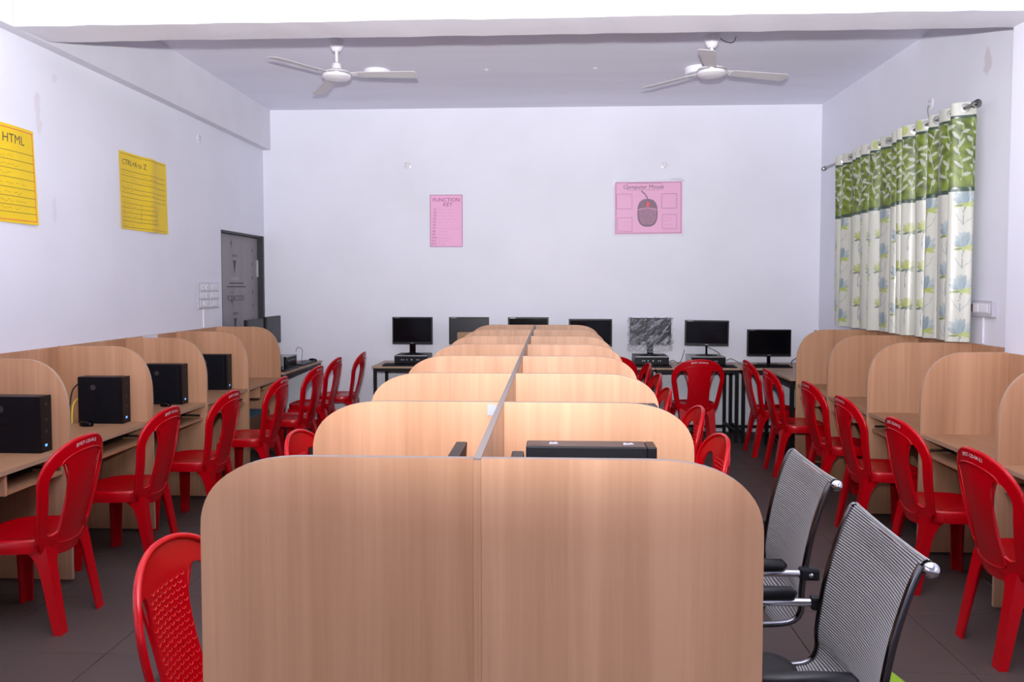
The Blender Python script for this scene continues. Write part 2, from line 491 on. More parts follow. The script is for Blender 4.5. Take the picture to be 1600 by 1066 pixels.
for v0, u0, u1 in ((1.55, 0.20, 0.68), (1.585, 0.26, 0.62)): mb.quad([on_door(u0, v0), on_door(u1, v0), on_door(u1, v0 + 0.012), on_door(u0, v0 + 0.012)])
part('film_print', mb, 'door_print', door)
mb = MB(); mb.quad([on_door(0.31, 1.625), on_door(0.50, 1.625), on_door(0.50, 1.65), on_door(0.31, 1.65)])
for k in range(15): mb.quad([on_door(0.05 + 0.06 * k, DZ - 0.10), on_door(0.056 + 0.06 * k, DZ - 0.10), on_door(0.058 + 0.06 * k, DZ - 0.035), on_door(0.05 + 0.06 * k, DZ - 0.035)])
for k in range(12): mb.quad([on_door(0.955, 0.8 + 0.1 * k), on_door(0.985, 0.8 + 0.1 * k), on_door(0.98, 0.86 + 0.1 * k), on_door(0.96, 0.85 + 0.1 * k)])
part('film_trim', mb, 'door_pale', door)
part('hinge', MB().box((0.0, W_ - 0.066, 1.66), (0.012, W_ - 0.051, 1.84)), 'silver', door)

# ------------------------------------------------------------------ carrels
PT = 0.018                # board thickness
TOP = 1.185               # partition top
DESK = 0.71               # desktop surface

def board_outline(w, z0, h, rx, rz, n=14):
    """u = 0 at the inner edge, w at the open edge whose top corner is rounded"""
    pts = [(0, z0), (w, z0)]
    for k in range(n + 1):
        a = (PI / 2) * k / n
        ca, sa = abs(math.cos(a)) ** 0.84, abs(math.sin(a)) ** 0.84
        pts.append((w - rx + rx * ca, h - rz + rz * sa))
    pts.append((0, h))
    return pts

OUT_SIDE = {}
def partition(name, parent, x_in, s, w, y, z0=0.02, rx=0.26, rz=0.31):
    """upright board in the x-z plane; s = +1/-1 direction of the open edge"""
    mb = MB().prism(board_outline(w, z0, TOP, rx, rz), lambda u, v, d: (x_in + s * u, y + d, v), -PT / 2, PT / 2, 0, 1)
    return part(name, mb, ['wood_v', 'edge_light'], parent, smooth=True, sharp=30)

def carrel(side, y0, y1, label, near_board=False, tray_pulled=0.0, tray=True):
    """one bay against a side wall, partition at its far end y1"""
    s = 1 if side == 'left' else -1
    xw = XL + 0.004 if side == 'left' else XR - 0.004
    if side == 'right' and y0 < 4.6: xw_back = 2.631
    else: xw_back = xw
    xo = -2.52 if side == 'left' else 2.13
    t = thing('computer_carrel', label, 'desk', (0, y0, 0), 0, 'carrels along the %s' % ('door wall' if side == 'left' else 'curtain wall'))
    L = y1 - y0
    x_in = xw_back + s * PT
    wdt = abs(xo - x_in)
    partition('partition', t, x_in, s, wdt, L - PT / 2)
    if near_board: partition('partition', t, x_in, s, wdt, PT / 2 - 0.004)
    a0 = PT if near_board else 0.001
    part('back_panel', MB().box((xw_back, a0, 0.02), (xw_back + s * PT, L - PT - 0.001, TOP - 0.004)), ['wood_v'], t)
    xe = xo - s * 0.012
    mb = MB().box((x_in, a0, DESK - 0.022), (xe, L - PT, DESK))
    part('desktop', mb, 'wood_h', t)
    part('edge_strip', MB().box((xe, a0, DESK - 0.022), (xe + s * 0.002, L - PT, DESK)), 'edge_light', t)
    if tray:
        dy = 0.30
        xt = xo - s * 0.03 + s * tray_pulled
        part('divider', MB().box((xo - s * 0.45, dy, DESK - 0.125), (xo - s * 0.025, dy + PT, DESK - 0.0225)), 'wood_v', t)
        tr = part('keyboard_tray', MB().box((xt - s * 0.36, dy + PT + 0.012, DESK - 0.125), (xt, L - PT - 0.012, DESK - 0.108)), 'wood_h', t)
        part('runner', MB().box((xt - s * 0.34, L - PT - 0.012, DESK - 0.10), (xt - s * 0.02, L - PT, DESK - 0.085)), 'steel', tr)
        part('tray_bracket', MB().box((xo - s * 0.36, dy - 0.012, DESK - 0.135), (xo - s * 0.05, dy + 0.05, DESK - 0.1255)), 'black_metal', t)
        kb = MB().box((xt - s * 0.30, dy + 0.05, DESK - 0.1075), (xt - s * 0.14, L - 0.06, DESK - 0.088))
        return t, kb
    return t, None

YL = [3.25, 4.03, 4.90, 5.70, 6.50, 7.28]
lab_left = ['wall carrel on the door side farthest from the door', 'wall carrel with yellow and black cables behind its tower',
            'wall carrel below the white paper taped to the back panel', 'wall carrel below the white switch board',
            'wall carrel next to the door with no computer on it']
left_bays = []
for i in range(5):
    t, kb = carrel('left', YL[i], YL[i + 1], lab_left[i], near_board=(i == 0), tray=True, tray_pulled=0.0 if i < 4 else -0.12)
    left_bays.append(t)
    if kb and i < 4:
        o = part('keyboard', kb, 'black_plastic', None, loc=(0, YL[i], 0), bevel=0.004)
        tag(o, 'black keyboard on the tray of the %s' % ['door-side carrel farthest from the door', 'carrel with the yellow cable', 'carrel below the taped white paper', 'carrel below the white switch board'][i], 'keyboard', 'keyboards on door-side trays')
YR = [3.12, 3.90, 4.70, 5.48, 6.26, 7.04]
lab_right = ['curtain-wall carrel standing against the white pillar, nearer end', 'curtain-wall carrel beside the white pillar holding a slim tower',
             'curtain-wall carrel with bare desktop below the small switch box', 'curtain-wall carrel below the curtain holding a slim tower and keyboard',
             'curtain-wall carrel next to the black-legged corner table']
for i in range(5):
    t, kb = carrel('right', YR[i], YR[i + 1], lab_right[i], near_board=(i == 0), tray_pulled=0.0)
    if kb and i in (1, 3, 4):
        o = part('keyboard', kb, 'black_plastic', None, loc=(0, YR[i], 0), bevel=0.004)
        tag(o, 'black keyboard on the tray of the curtain-wall carrel %s' % {1: 'beside the pillar', 3: 'with the slim tower under the curtain', 4: 'next to the corner table'}[i], 'keyboard', 'keyboards on curtain-side trays')

# paper taped over the edge of the left back panel
o = part('paper_sheet', MB().box((XL + 0.0225, 5.93, 1.10), (XL + 0.0235, 6.16, 1.181)), 'paper'); tag(o, 'small white paper taped to the top of the carrel back panel', 'paper')

# centre row of double-sided bays
CX = -0.165
YC = [1.76 + 0.855 * k for k in range(8)]
HALF = 0.632
def centre_bay(k):
    ordn = ['first', 'second', 'third', 'fourth', 'fifth', 'sixth', 'seventh'][k]
    lab = 'double-sided carrel of the middle row closed by the big plain front panel' if k == 0 else \
          'double-sided middle-row carrel, %s from the back-wall tables' % ['last', 'sixth', 'fifth', 'fourth', 'third', 'second', 'first'][k]
    if k == 6: lab = 'double-sided middle-row carrel closest to the back-wall tables'
    y0, y1 = YC[k], YC[k + 1]
    t = thing('double_carrel', lab, 'desk', (CX, y0, 0), 0, 'double carrels in the middle row')
    L = y1 - y0
    def boards(y):
        for s in (-1, 1):
            mb = MB().prism(board_outline(HALF - PT / 2, 0.02, TOP, 0.25, 0.17), lambda u, v, d: (s * (PT / 2 + u), y + d, v), -PT / 2, PT / 2, 0, 1)
            part('partition', mb, ['wood_v', 'edge'], t, smooth=True, sharp=30)
    boards(0)
    if k == 6: boards(L)
    e = -PT / 2 - 0.001 if k == 0 else 0.0
    part('spine_panel', MB().box((-PT / 2 + 0.0004, e, 0.02), (PT / 2 - 0.0004, L - 0.0005, TOP - 0.004)), ['wood_v'], t)
    part('spine_edge', MB().box((-PT / 2 + 0.0004, e, TOP - 0.004), (PT / 2 - 0.0004, L - 0.0005, TOP + 0.0005)), 'edge', t)
    far = L - PT / 2 - 0.001
    for s in (-1, 1):
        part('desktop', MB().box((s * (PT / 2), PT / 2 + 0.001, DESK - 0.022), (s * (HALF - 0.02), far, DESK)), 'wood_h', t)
        part('edge_strip', MB().box((s * (HALF - 0.02), PT / 2 + 0.001, DESK - 0.022), (s * (HALF - 0.018), far, DESK)), 'edge_light', t)
        part('keyboard_tray', MB().box((s * 0.10, PT / 2 + 0.02, DESK - 0.125), (s * 0.44, far - 0.02, DESK - 0.108)), 'wood_h', t)
    return t
for k in range(7): centre_bay(k)
# stickers and scuffs on the spine
o = part('sticker', MB().box((CX - 0.045, 2.605 - 0.0122, 1.143), (CX - 0.016, 2.605 - 0.0102, 1.178)), 'label_blue')
tag(o, 'pale blue sticker on the second middle-row partition beside the spine', 'sticker')

# ------------------------------------------------------------------ red plastic chair
def z_out(x, hw=0.242, z0=0.69, h=0.18, p=2.25):
    a = min(abs(x) / hw, 1.0)
    return z0 + h * (1 - a ** p) ** (1 / p)
def w_out(z):
    if z >= 0.69:
        a = min((z - 0.69) / 0.18, 1.0)
        return 0.242 * (1 - a ** 2.25) ** (1 / 2.25)
    if z >= 0.43:
        return 0.194 + (0.242 - 0.194) * ((z - 0.43) / 0.26) ** 0.9
    return 0.168 + (0.194 - 0.168) * max(0, (z - 0.33) / 0.10)
def back_y(x, z):
    lean = -0.165 - (z - 0.43) * 0.19 + 0.04 * math.sin(max(0, (z - 0.43)) / 0.44 * PI) * -0.35
    return lean + 0.95 * x * x
def gap(z):
    """inner and outer x of the side opening"""
    if z <= 0.445 or z >= 0.772: c = 0.150; g = 0
    wi = w_out(z) - 0.037
    sp = 0.100 + 0.006 * ((z - 0.58) / 0.15) ** 2
    c = (wi + sp) / 2; g = max((wi - sp) / 2, 0)
    if z > 0.68:
        q = min((z - 0.68) / 0.092, 1)
        c = c * (1 - q * q) + 0.143 * q * q
        g = g * max(0, 1 - q ** 2.6) ** (1 / 2.6)
    if z < 0.455: g *= math.sqrt(max(0, min(1, (z - 0.445) / 0.010)))
    if z < 0.445: g = 0
    return c - g, c + g

def chair_proto():
    t = thing('plastic_chair', 'red plastic chair', 'chair', (0, 0, 0), 0, 'red plastic chairs')
    # backrest shell
    zs = [0.335, 0.36, 0.39, 0.42, 0.445, 0.4465, 0.449, 0.455, 0.47] + [0.47 + 0.21 * k / 9 for k in range(1, 10)] + \
         [0.68 + 0.092 * math.sin(PI / 2 * k / 7) for k in range(1, 8)] + [0.785, 0.80, 0.815, 0.83, 0.843, 0.853, 0.861, 0.8665, 0.8693]
    mb = MB(); rows = []
    for z in zs:
        w_ = w_out(z); a, b = gap(z)
        if w_ < b + 0.012:
            b2 = w_ * 0.75; a2 = b2 if z > 0.70 else min(a, b2)
            a, b = a2, b2
        xs_ = [-w_ + (w_ - b) * k / 3 for k in range(4)] + [-a + 2 * a * k / 8 for k in range(9)] + [b + (w_ - b) * k / 3 for k in range(4)]
        k0 = len(mb.v)
        for x in xs_:
            zz = z
            if z < 0.40: zz = z + 0.05 * (abs(x) / 0.19) ** 2 * (0.40 - z) / 0.065
            mb.v.append((x, back_y(x, z), zz))
        rows.append(list(range(k0, k0 + len(xs_))))
    for i, (r0, r1) in enumerate(zip(rows[:-1], rows[1:])):
        for c in range(len(r0) - 1):
            mb.f.append((r0[c], r0[c + 1], r1[c + 1], r1[c])); mb.m.append(0)
    # drop the faces lying in the side openings
    keepf, keepm = [], []
    for f, mi in zip(mb.f, mb.m):
        c0 = f[0] % 17 if False else (f[0] - rows[0][0]) % len(rows[0])
        zc = sum(mb.v[i][2] for i in f) / 4
        if c0 in (3, 12):
            if 0.445 <= zc <= 0.772: continue
        keepf.append(f); keepm.append(mi)
    mb.f, mb.m = keepf, keepm
    me = mb.mesh('backrest', 'red', smooth=True, merge=True, sharp=60)
    bm = bmesh.new(); bm.from_mesh(me)
    bmesh.ops.solidify(bm, geom=bm.faces[:], thickness=0.011)
    bmesh.ops.recalc_face_normals(bm, faces=bm.faces)
    for f in bm.faces: f.smooth = True
    for e in bm.edges: e.smooth = not (len(e.link_faces) == 2 and e.calc_face_angle(0) > R(50))
    bm.to_mesh(me); bm.free()
    obj('backrest', me, t)
    # rolled rim round the arch
    zz = [0.42, 0.50, 0.58, 0.64, 0.69]
    path = [(-w_out(z), back_y(-w_out(z), z), z) for z in zz]
    for k in range(1, 24):
        a = PI - PI * k / 24
        x = 0.242 * math.copysign(abs(math.cos(a)) ** (2 / 2.25), math.cos(a))
        z = z_out(x)
        path.append((x, back_y(x, z), z))
    path += [(w_out(z), back_y(w_out(z), z), z) for z in reversed(zz)]
    part('rim', MB().tube(path, 0.0095, 8), 'red', t, smooth=True, sharp=80)
    # raised piping on the rear of the splat
    mb = MB()
    def rear(x, z): return (x, back_y(x, z) - 0.0125, z)
    mb.tube([rear(0.155 * math.cos(a), 0.765 + 0.05 * math.sin(a)) for a in [PI * k / 16 for k in range(17)]], 0.004, 6)
    for s in (-1, 1):
        mb.tube([rear(s * x, z) for x, z in ((0.150, 0.78), (0.118, 0.70), (0.100, 0.62), (0.097, 0.54), (0.102, 0.46), (0.108, 0.42))], 0.004, 6)
    mb.tube([rear(0.108 * math.cos(a), 0.415 + 0.03 * math.sin(a)) for a in [PI + PI * k / 12 for k in range(13)]], 0.003, 6)
    part('piping', mb, 'red', t, smooth=True, sharp=80)
    # moulded weave pattern on the front of the splat
    mb = MB()
    for r in range(17):
        z = 0.462 + r * 0.0185
        for c in range(7):
            x = (c - 3) * 0.0265 + (0.007 if r % 2 else -0.007)
            if abs(x) > 0.093: continue
            pts = [(x + 0.0085 * math.cos(a), z + 0.006 * math.sin(a)) for a in [PI + PI * k / 4 for k in range(5)]]
            mb.tube([(px, back_y(px, pz) + 0.0005, pz) for px, pz in pts], 0.0017, 4)
    o = part('weave_pattern', mb, 'red_dots', t); o['kind'] = 'stuff'
    # seat
    def seat_ring(sc, z, dz=0.0):
        pts = []
        for k in range(36):
            a = 2 * PI * k / 36
            ca, sa = math.cos(a), math.sin(a)
            hx = 0.205 if sa > 0 else 0.205 - 0.022 * (-sa)
            x = hx * math.copysign(abs(ca) ** 0.62, ca); y = (0.205 if sa > 0 else 0.185) * math.copysign(abs(sa) ** 0.62, sa) + 0.015
            pts.append((x * sc, y * sc, z + dz))
        return pts
    mb = MB().rings([seat_ring(0.985, 0.375), seat_ring(1.0, 0.395), seat_ring(1.0, 0.425), seat_ring(0.985, 0.434), seat_ring(0.94, 0.437),
                     seat_ring(0.88, 0.432), seat_ring(0.6, 0.427), seat_ring(0.2, 0.424)], cap0=False)
    part('seat', mb, 'red', t, smooth=True, sharp=70)
    # legs: angle sections that flare into the seat skirt
    def leg(fx, fy, tx, ty, sx, sy, ztop):
        prof = [(0.0, 0.052, 0.038), (0.10, 0.054, 0.042), (0.20, 0.057, 0.046), (0.28, 0.060, 0.050), (0.325, 0.066, 0.058), (0.352, 0.078, 0.074), (0.375, 0.10, 0.10), (0.398, 0.145, 0.145)]
        rings = []
        for z, ax, ay in prof:
            q = z / ztop
            x = fx + (tx - fx) * q; y = fy + (ty - fy) * q
            th_ = 0.010
            L6 = [(0, 0), (ax, 0), (ax, th_), (th_ * 1.6, th_ * 1.6), (th_, ay), (0, ay)]
            rings.append([(x + sx * u, y + sy * v, z) for u, v in L6])
        return MB().rings(rings)
    for sx in (-1, 1):
        part('leg', leg(sx * 0.225, 0.205, sx * 0.200, 0.195, -sx, -1, 0.398), 'red', t, smooth=True)
        part('leg', leg(sx * 0.176, -0.218, sx * 0.166, -0.150, -sx, 1, 0.398), 'red', t, smooth=True)
    # hand-written inventory number on the rear of the top rail
    mb = MB()
    def rail(u, v):
        z = z_out(u) - 0.030 + v
        return (u, back_y(u, z) - 0.0122, z)
    add_text(mb, 'BMST-120-04-21', 0.0235, rail, 'CENTER')
    part('back_lettering', mb, 'white_ink', t)
    return t

CHAIR = chair_proto()
# (x of top rail, y, facing angle: 0 = +y, label); root is 0.25 m ahead of the top rail
def chair_at(xt, yt, ang, label, first=False):
    a = R(ang)
    fx, fy = -math.sin(a), math.cos(a)
    loc = (xt + 0.245 * fx, yt + 0.245 * fy, 0)
    if first:
        CHAIR.location = loc; CHAIR.rotation_euler = (0, 0, a); CHAIR['label'] = label
        return CHAIR
    return copy_tree(CHAIR, loc, a, label)
chairs = [
    (-2.165, 3.57, 91, 'red plastic chair at the door-side carrel farthest from the door'),
    (-2.175, 4.42, 92, 'red plastic chair at the carrel with the yellow cable'),
    (-2.105, 5.14, 90, 'red plastic chair at the carrel below the taped white paper'),
    (-2.035, 5.93, 91, 'red plastic chair at the carrel below the white switch board'),
    (-2.005, 6.76, 88, 'red plastic chair at the empty carrel next to the door'),
    (-2.055, 7.58, 90, 'red plastic chair at the left black-legged table, nearer the carrels'),
    (-1.955, 8.20, 92, 'red plastic chair at the left black-legged table, beside the back wall'),
    (-1.06, 2.085, -90, 'red plastic chair at the front middle carrel opposite the grey office chairs'),
    (-1.225, 3.71, -92, 'red plastic chair on the door side of the middle row, second from its front'),
    (1.79, 3.44, -90, 'red plastic chair at the curtain-wall carrel against the pillar'),
    (1.80, 4.24, -90, 'red plastic chair facing the curtain-wall carrel with the bare desktop'),
    (1.82, 5.08, -91, 'red plastic chair facing the curtain-wall carrel with slim tower and keyboard'),
    (1.845, 5.84, -90, 'red plastic chair facing the curtain-wall carrel next to the corner table'),
    (1.785, 6.70, -90, 'red plastic chair facing the curtain wall at the corner table, nearer the carrels'),
    (1.80, 7.46, -89, 'red plastic chair facing the curtain wall, closest to the back-wall tables'),
    (1.385, 7.50, 2, 'red plastic chair pushed up to the back-wall table, seen from behind'),
    (0.80, 3.71, 92, 'red plastic chair at the middle row, next after the grey office chairs'),
    (0.855, 4.58, 90, 'red plastic chair at the middle row, second after the grey office chairs'),
    (0.80, 5.425, 90, 'red plastic chair at the middle row, third after the grey office chairs'),
    (0.85, 6.275, 90, 'red plastic chair at the middle row, fourth after the grey office chairs'),
    (0.873, 7.13, 90, 'red plastic chair at the middle row, last before the back-wall tables'),
    (0.60, 7.80, 0, 'red plastic chair facing the back wall below the plastic-wrapped monitor'),
]
for i, c in enumerate(chairs): chair_at(*c, first=(i == 0))

# ------------------------------------------------------------------ grey mesh office chairs (local: faces +y)
def office_chair():
    t = thing('office_chair', 'grey ribbed office chair', 'chair', (0, 0, 0), 0, 'grey office chairs')
    hw = 0.235
    # side profile (y, z) of the sling: top of the back -> seat front
    ctrl = [(-0.352, 0.906), (-0.354, 0.923), (-0.334, 0.924), (-0.310, 0.877), (-0.282, 0.79), (-0.260, 0.698), (-0.245, 0.606), (-0.238, 0.54), (-0.240, 0.495), (-0.222, 0.456), (-0.165, 0.438), (0.0, 0.432), (0.14, 0.436), (0.25, 0.436)]
    P = []
    for i in range(len(ctrl) - 1):
        p0 = ctrl[max(i - 1, 0)]; p1 = ctrl[i]; p2 = ctrl[i + 1]; p3 = ctrl[min(i + 2, len(ctrl) - 1)]
        for k in range(8):
            u = k / 8
            P.append(tuple(0.5 * ((2 * p1[j]) + (-p0[j] + p2[j]) * u + (2 * p0[j] - 5 * p1[j] + 4 * p2[j] - p3[j]) * u * u + (-p0[j] + 3 * p1[j] - 3 * p2[j] + p3[j]) * u ** 3) for j in (0, 1)))
    P.append(ctrl[-1])
    P = np.array(P)
    seg = np.r_[0, np.cumsum(np.hypot(*np.diff(P, axis=0).T))]
    total = seg[-1]
    def along(d): return np.interp(d, seg, P[:, 0]), np.interp(d, seg, P[:, 1])
    def normal(d):
        a = along(min(d + 0.004, total)); b = along(max(d - 0.004, 0))
        ty, tz = a[0] - b[0], a[1] - b[1]; l = math.hypot(ty, tz)
        return (-tz / l, ty / l)
    # ribbed sling: the ribs run across the chair
    rib = 0.0078; per = 6
    nrow = int(0.60 / rib * per); mb = MB(); cols = []
    for i in range(nrow + 1):
        d = i * rib / per
        y, z = along(d); ny, nz = normal(d)
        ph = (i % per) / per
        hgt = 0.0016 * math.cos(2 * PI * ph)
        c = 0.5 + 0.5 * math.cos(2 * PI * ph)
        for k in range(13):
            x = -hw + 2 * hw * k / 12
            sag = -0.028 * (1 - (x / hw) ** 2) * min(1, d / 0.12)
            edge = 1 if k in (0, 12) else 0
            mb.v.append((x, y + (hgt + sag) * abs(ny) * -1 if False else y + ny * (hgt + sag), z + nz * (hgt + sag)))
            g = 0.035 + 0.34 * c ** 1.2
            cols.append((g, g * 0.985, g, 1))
        if i:
            a = (i - 1) * 13; b = i * 13
            mb.face_strip(list(range(a, a + 13)), list(range(b, b + 13)))
    me = bpy.data.meshes.new('mesh_back')
    me.from_pydata(mb.v, [], mb.f); me.materials.append(M['ribs'])
    at = me.color_attributes.new('print', 'FLOAT_COLOR', 'POINT')
    at.data.foreach_set('color', np.array(cols, dtype=np.float32).ravel())
    me.polygons.foreach_set('use_smooth', [True] * len(me.polygons))
    me.update(); obj('mesh_back', me, t)
    # chrome side frames and cross bars
    for s in (-1, 1):
        fr = part('side_frame', MB().tube([(s * (hw + 0.008), *along(d)) for d in np.linspace(0.05, total, 46)], 0.0105, 10), 'dark_chrome', t, smooth=True, sharp=80)
        y, z = -0.343, 0.911
        part('end_knob', MB().lathe([(0.004, 0), (0.017, 0.002), (0.019, 0.012), (0.012, 0.022), (0.003, 0.026)], 16), 'chrome', fr, smooth=True, loc=(s * (hw + 0.012), y, z), rot=(0, s * PI / 2, 0))
    y, z = -0.343, 0.911
    part('top_bar', MB().tube([(-hw - 0.008, y, z), (hw + 0.008, y, z)], 0.0065, 12), 'chrome', t, smooth=True, sharp=80)
    y, z = along(total)
    part('front_bar', MB().tube([(-hw - 0.008, y, z), (hw + 0.008, y, z)], 0.011, 10), 'chrome', t, smooth=True, sharp=80)
    # seat cushion
    def sring(e, z_): return [(sx * (0.222 - e) * cx, 0.05 + (0.205 - e) * cy, z_) for sx, cx, cy in
                              [(1, math.copysign(abs(math.cos(a)) ** 0.4, math.cos(a)), math.copysign(abs(math.sin(a)) ** 0.4, math.sin(a))) for a in [2 * PI * k / 32 for k in range(32)]]]
    part('seat', MB().rings([sring(0.03, 0.447), sring(0.004, 0.452), sring(0.0, 0.475), sring(0.012, 0.492), sring(0.05, 0.499)]), 'black_fabric', t, smooth=True, sharp=60)
    # arm rests: chrome bar, black pad, black joint
    for s in (-1, 1):
        xa = s * (hw + 0.033)
        ar = part('armrest', MB().tube([(xa, -0.262, 0.620), (xa, -0.12, 0.618), (xa, 0.02, 0.612), (xa, 0.075, 0.60), (xa, 0.098, 0.565), (xa, 0.098, 0.51), (xa - s * 0.004, 0.08, 0.455), (xa - s * 0.022, 0.06, 0.436)], 0.012, 10), 'chrome', t, smooth=True, sharp=80)
        part('arm_pad', MB().tube([(xa, -0.178, 0.640), (xa, -0.165, 0.645), (xa, -0.08, 0.644), (xa, 0.03, 0.636), (xa, 0.06, 0.626)], [0.012, 0.021, 0.022, 0.021, 0.012], 12), 'black_plastic', ar, smooth=True, sharp=80)
        jn = part('arm_joint', MB().box((xa - 0.018, -0.285, 0.600), (xa + 0.018, -0.222, 0.640)), 'black_plastic', ar, bevel=0.008)
        part('bolt', MB().lathe([(0.008, 0), (0.008, 0.004), (0.003, 0.006)], 10), 'chrome', ar, loc=(xa + s * 0.018, -0.255, 0.620), rot=(0, s * PI / 2, 0))
    # swivel base
    part('gas_column', MB().lathe([(0.05, 0.42), (0.05, 0.40), (0.026, 0.39), (0.026, 0.22), (0.034, 0.21), (0.034, 0.09), (0.05, 0.08)], 16), 'black_metal', t, smooth=True)
    for k in range(5):
        a = 2 * PI * k / 5 + 0.3
        c_, s_ = math.cos(a), math.sin(a)
        lg = part('base_spoke', MB().tube([(0.03 * c_, 0.03 * s_, 0.11), (0.15 * c_, 0.15 * s_, 0.10), (0.28 * c_, 0.28 * s_, 0.075)], [0.024, 0.02, 0.014], 10), 'chrome', t, smooth=True, sharp=80)
        part('caster', MB().lathe([(0.006, -0.02), (0.026, -0.018), (0.026, 0.018), (0.006, 0.02)], 14), 'black_plastic', lg, smooth=True, loc=(0.28 * c_, 0.28 * s_, 0.0265), rot=(PI / 2, 0, a + PI / 2))
    return t
OC = office_chair()
# faces -x: local +y -> -x means rotation +90 deg
OC.location = (0.545, 2.13, 0); OC.rotation_euler = (0, 0, R(88)); OC['label'] = 'grey ribbed office chair drawn up beside the big plain front panel'
copy_tree(OC, (0.60, 2.905, 0), R(89), 'grey ribbed office chair standing between the first office chair and the red chairs')

# ------------------------------------------------------------------ computers
def slim_tower(label, x_front, s, y0, z, length=0.30, height=0.29, thick=0.095, group='slim black towers', led=True):
    """slim case on edge; front face at x_front, body runs to x_front - s*length, y0..y0+thick"""
    t = thing('desktop_computer', label, 'computer', (x_front - s * length / 2, y0 + thick / 2, z), 0, group)
    hl, ht = length / 2, thick / 2
    part('case', MB().box((-s * hl, -ht, 0.0), (s * (hl - 0.03), ht, height)), 'pc_side', t, bevel=0.003)
    fr = part('front_bezel', MB().box((s * (hl - 0.0295), -ht - 0.001, 0.0), (s * hl, ht + 0.001, height + 0.001)), 'pc_black', t, bevel=0.004)
    part('top_cover', MB().box((-s * (hl - 0.004), -ht + 0.004, height + 0.0002), (s * (hl - 0.034), ht - 0.004, height + 0.0015)), 'pc_top', t)
    if led:
        part('power_light', MB().box((s * hl, -0.012, 0.03), (s * (hl + 0.002), 0.002, 0.042)), 'blue_led', fr)
        for k, zz in enumerate((0.10, 0.16, 0.24)):
            part('port', MB().box((s * hl, -0.008, zz), (s * (hl + 0.0015), 0.008, zz + 0.014)), 'pc_top', fr)
    # vent and badge on the side panel
    mb = MB()
    for k in range(6): mb.box((-s * (0.06 - 0.0), -ht - 0.0015, height * 0.40 + k * 0.011), (s * 0.005, -ht, height * 0.40 + k * 0.011 + 0.004))
    part('vent', mb, 'pc_black', t)
    mb = MB(); mb.lathe([(0.017, 0), (0.017, 0.0015)], 20)
    part('badge', mb, 'pc_top', t, loc=(-s * 0.045, -ht, height * 0.78), rot=(PI / 2, 0, 0))
    return t
labs = ['slim black tower in the door-side carrel farthest from the door', 'slim black tower with yellow and black cables behind it',
        'slim black tower with a mouse in front, below the taped white paper', 'slim black tower in the carrel below the white switch board']
for i, lab in enumerate(labs):
    slim_tower(lab, -2.655 if i else -2.605, 1, YL[i + 1] - PT - 0.10, DESK, 0.285 if i else 0.33, 0.29, 0.092, 'slim black towers on the door side')
slim_tower('slim black tower beside the white pillar on the curtain side', 2.28, -1, 3.93, DESK, 0.32, 0.33, 0.09, 'slim towers on the curtain side', led=False)
slim_tower('slim black tower below the curtain on the curtain side', 2.20, -1, 5.51, DESK, 0.32, 0.33, 0.06, 'slim towers on the curtain side', led=False)
t = slim_tower('slim black tower with torn white stickers on top in the front middle carrel', 0.322, 1, 2.425, DESK, 0.40, 0.365, 0.095, 'towers in the middle row', led=False)
for k, (a, b, c, d) in enumerate([(-0.19, -0.145, -0.03, 0.02), (-0.13, -0.10, -0.02, 0.025), (0.10, 0.135, -0.02, 0.02)]):
    m_ = MB(); m_.quad([(a, c, 0.3672), (b, c + 0.008, 0.3672), (b - 0.006, d, 0.3672), ((a + b) / 2, d - 0.012, 0.3672), (a + 0.004, d, 0.3672)])
    part('torn_sticker', m_, 'torn_paper' if k else 'pc_top', t)
for x in (-0.16, 0.13): part('latch', MB().box((x, -0.0505, 0.335), (x + 0.028, -0.0475, 0.350)), 'black_metal', t)
slim_tower('slim black tower in the second middle carrel behind the office chairs', 0.43, 1, 3.22, DESK, 0.40, 0.37, 0.095, 'towers in the middle row', led=False)

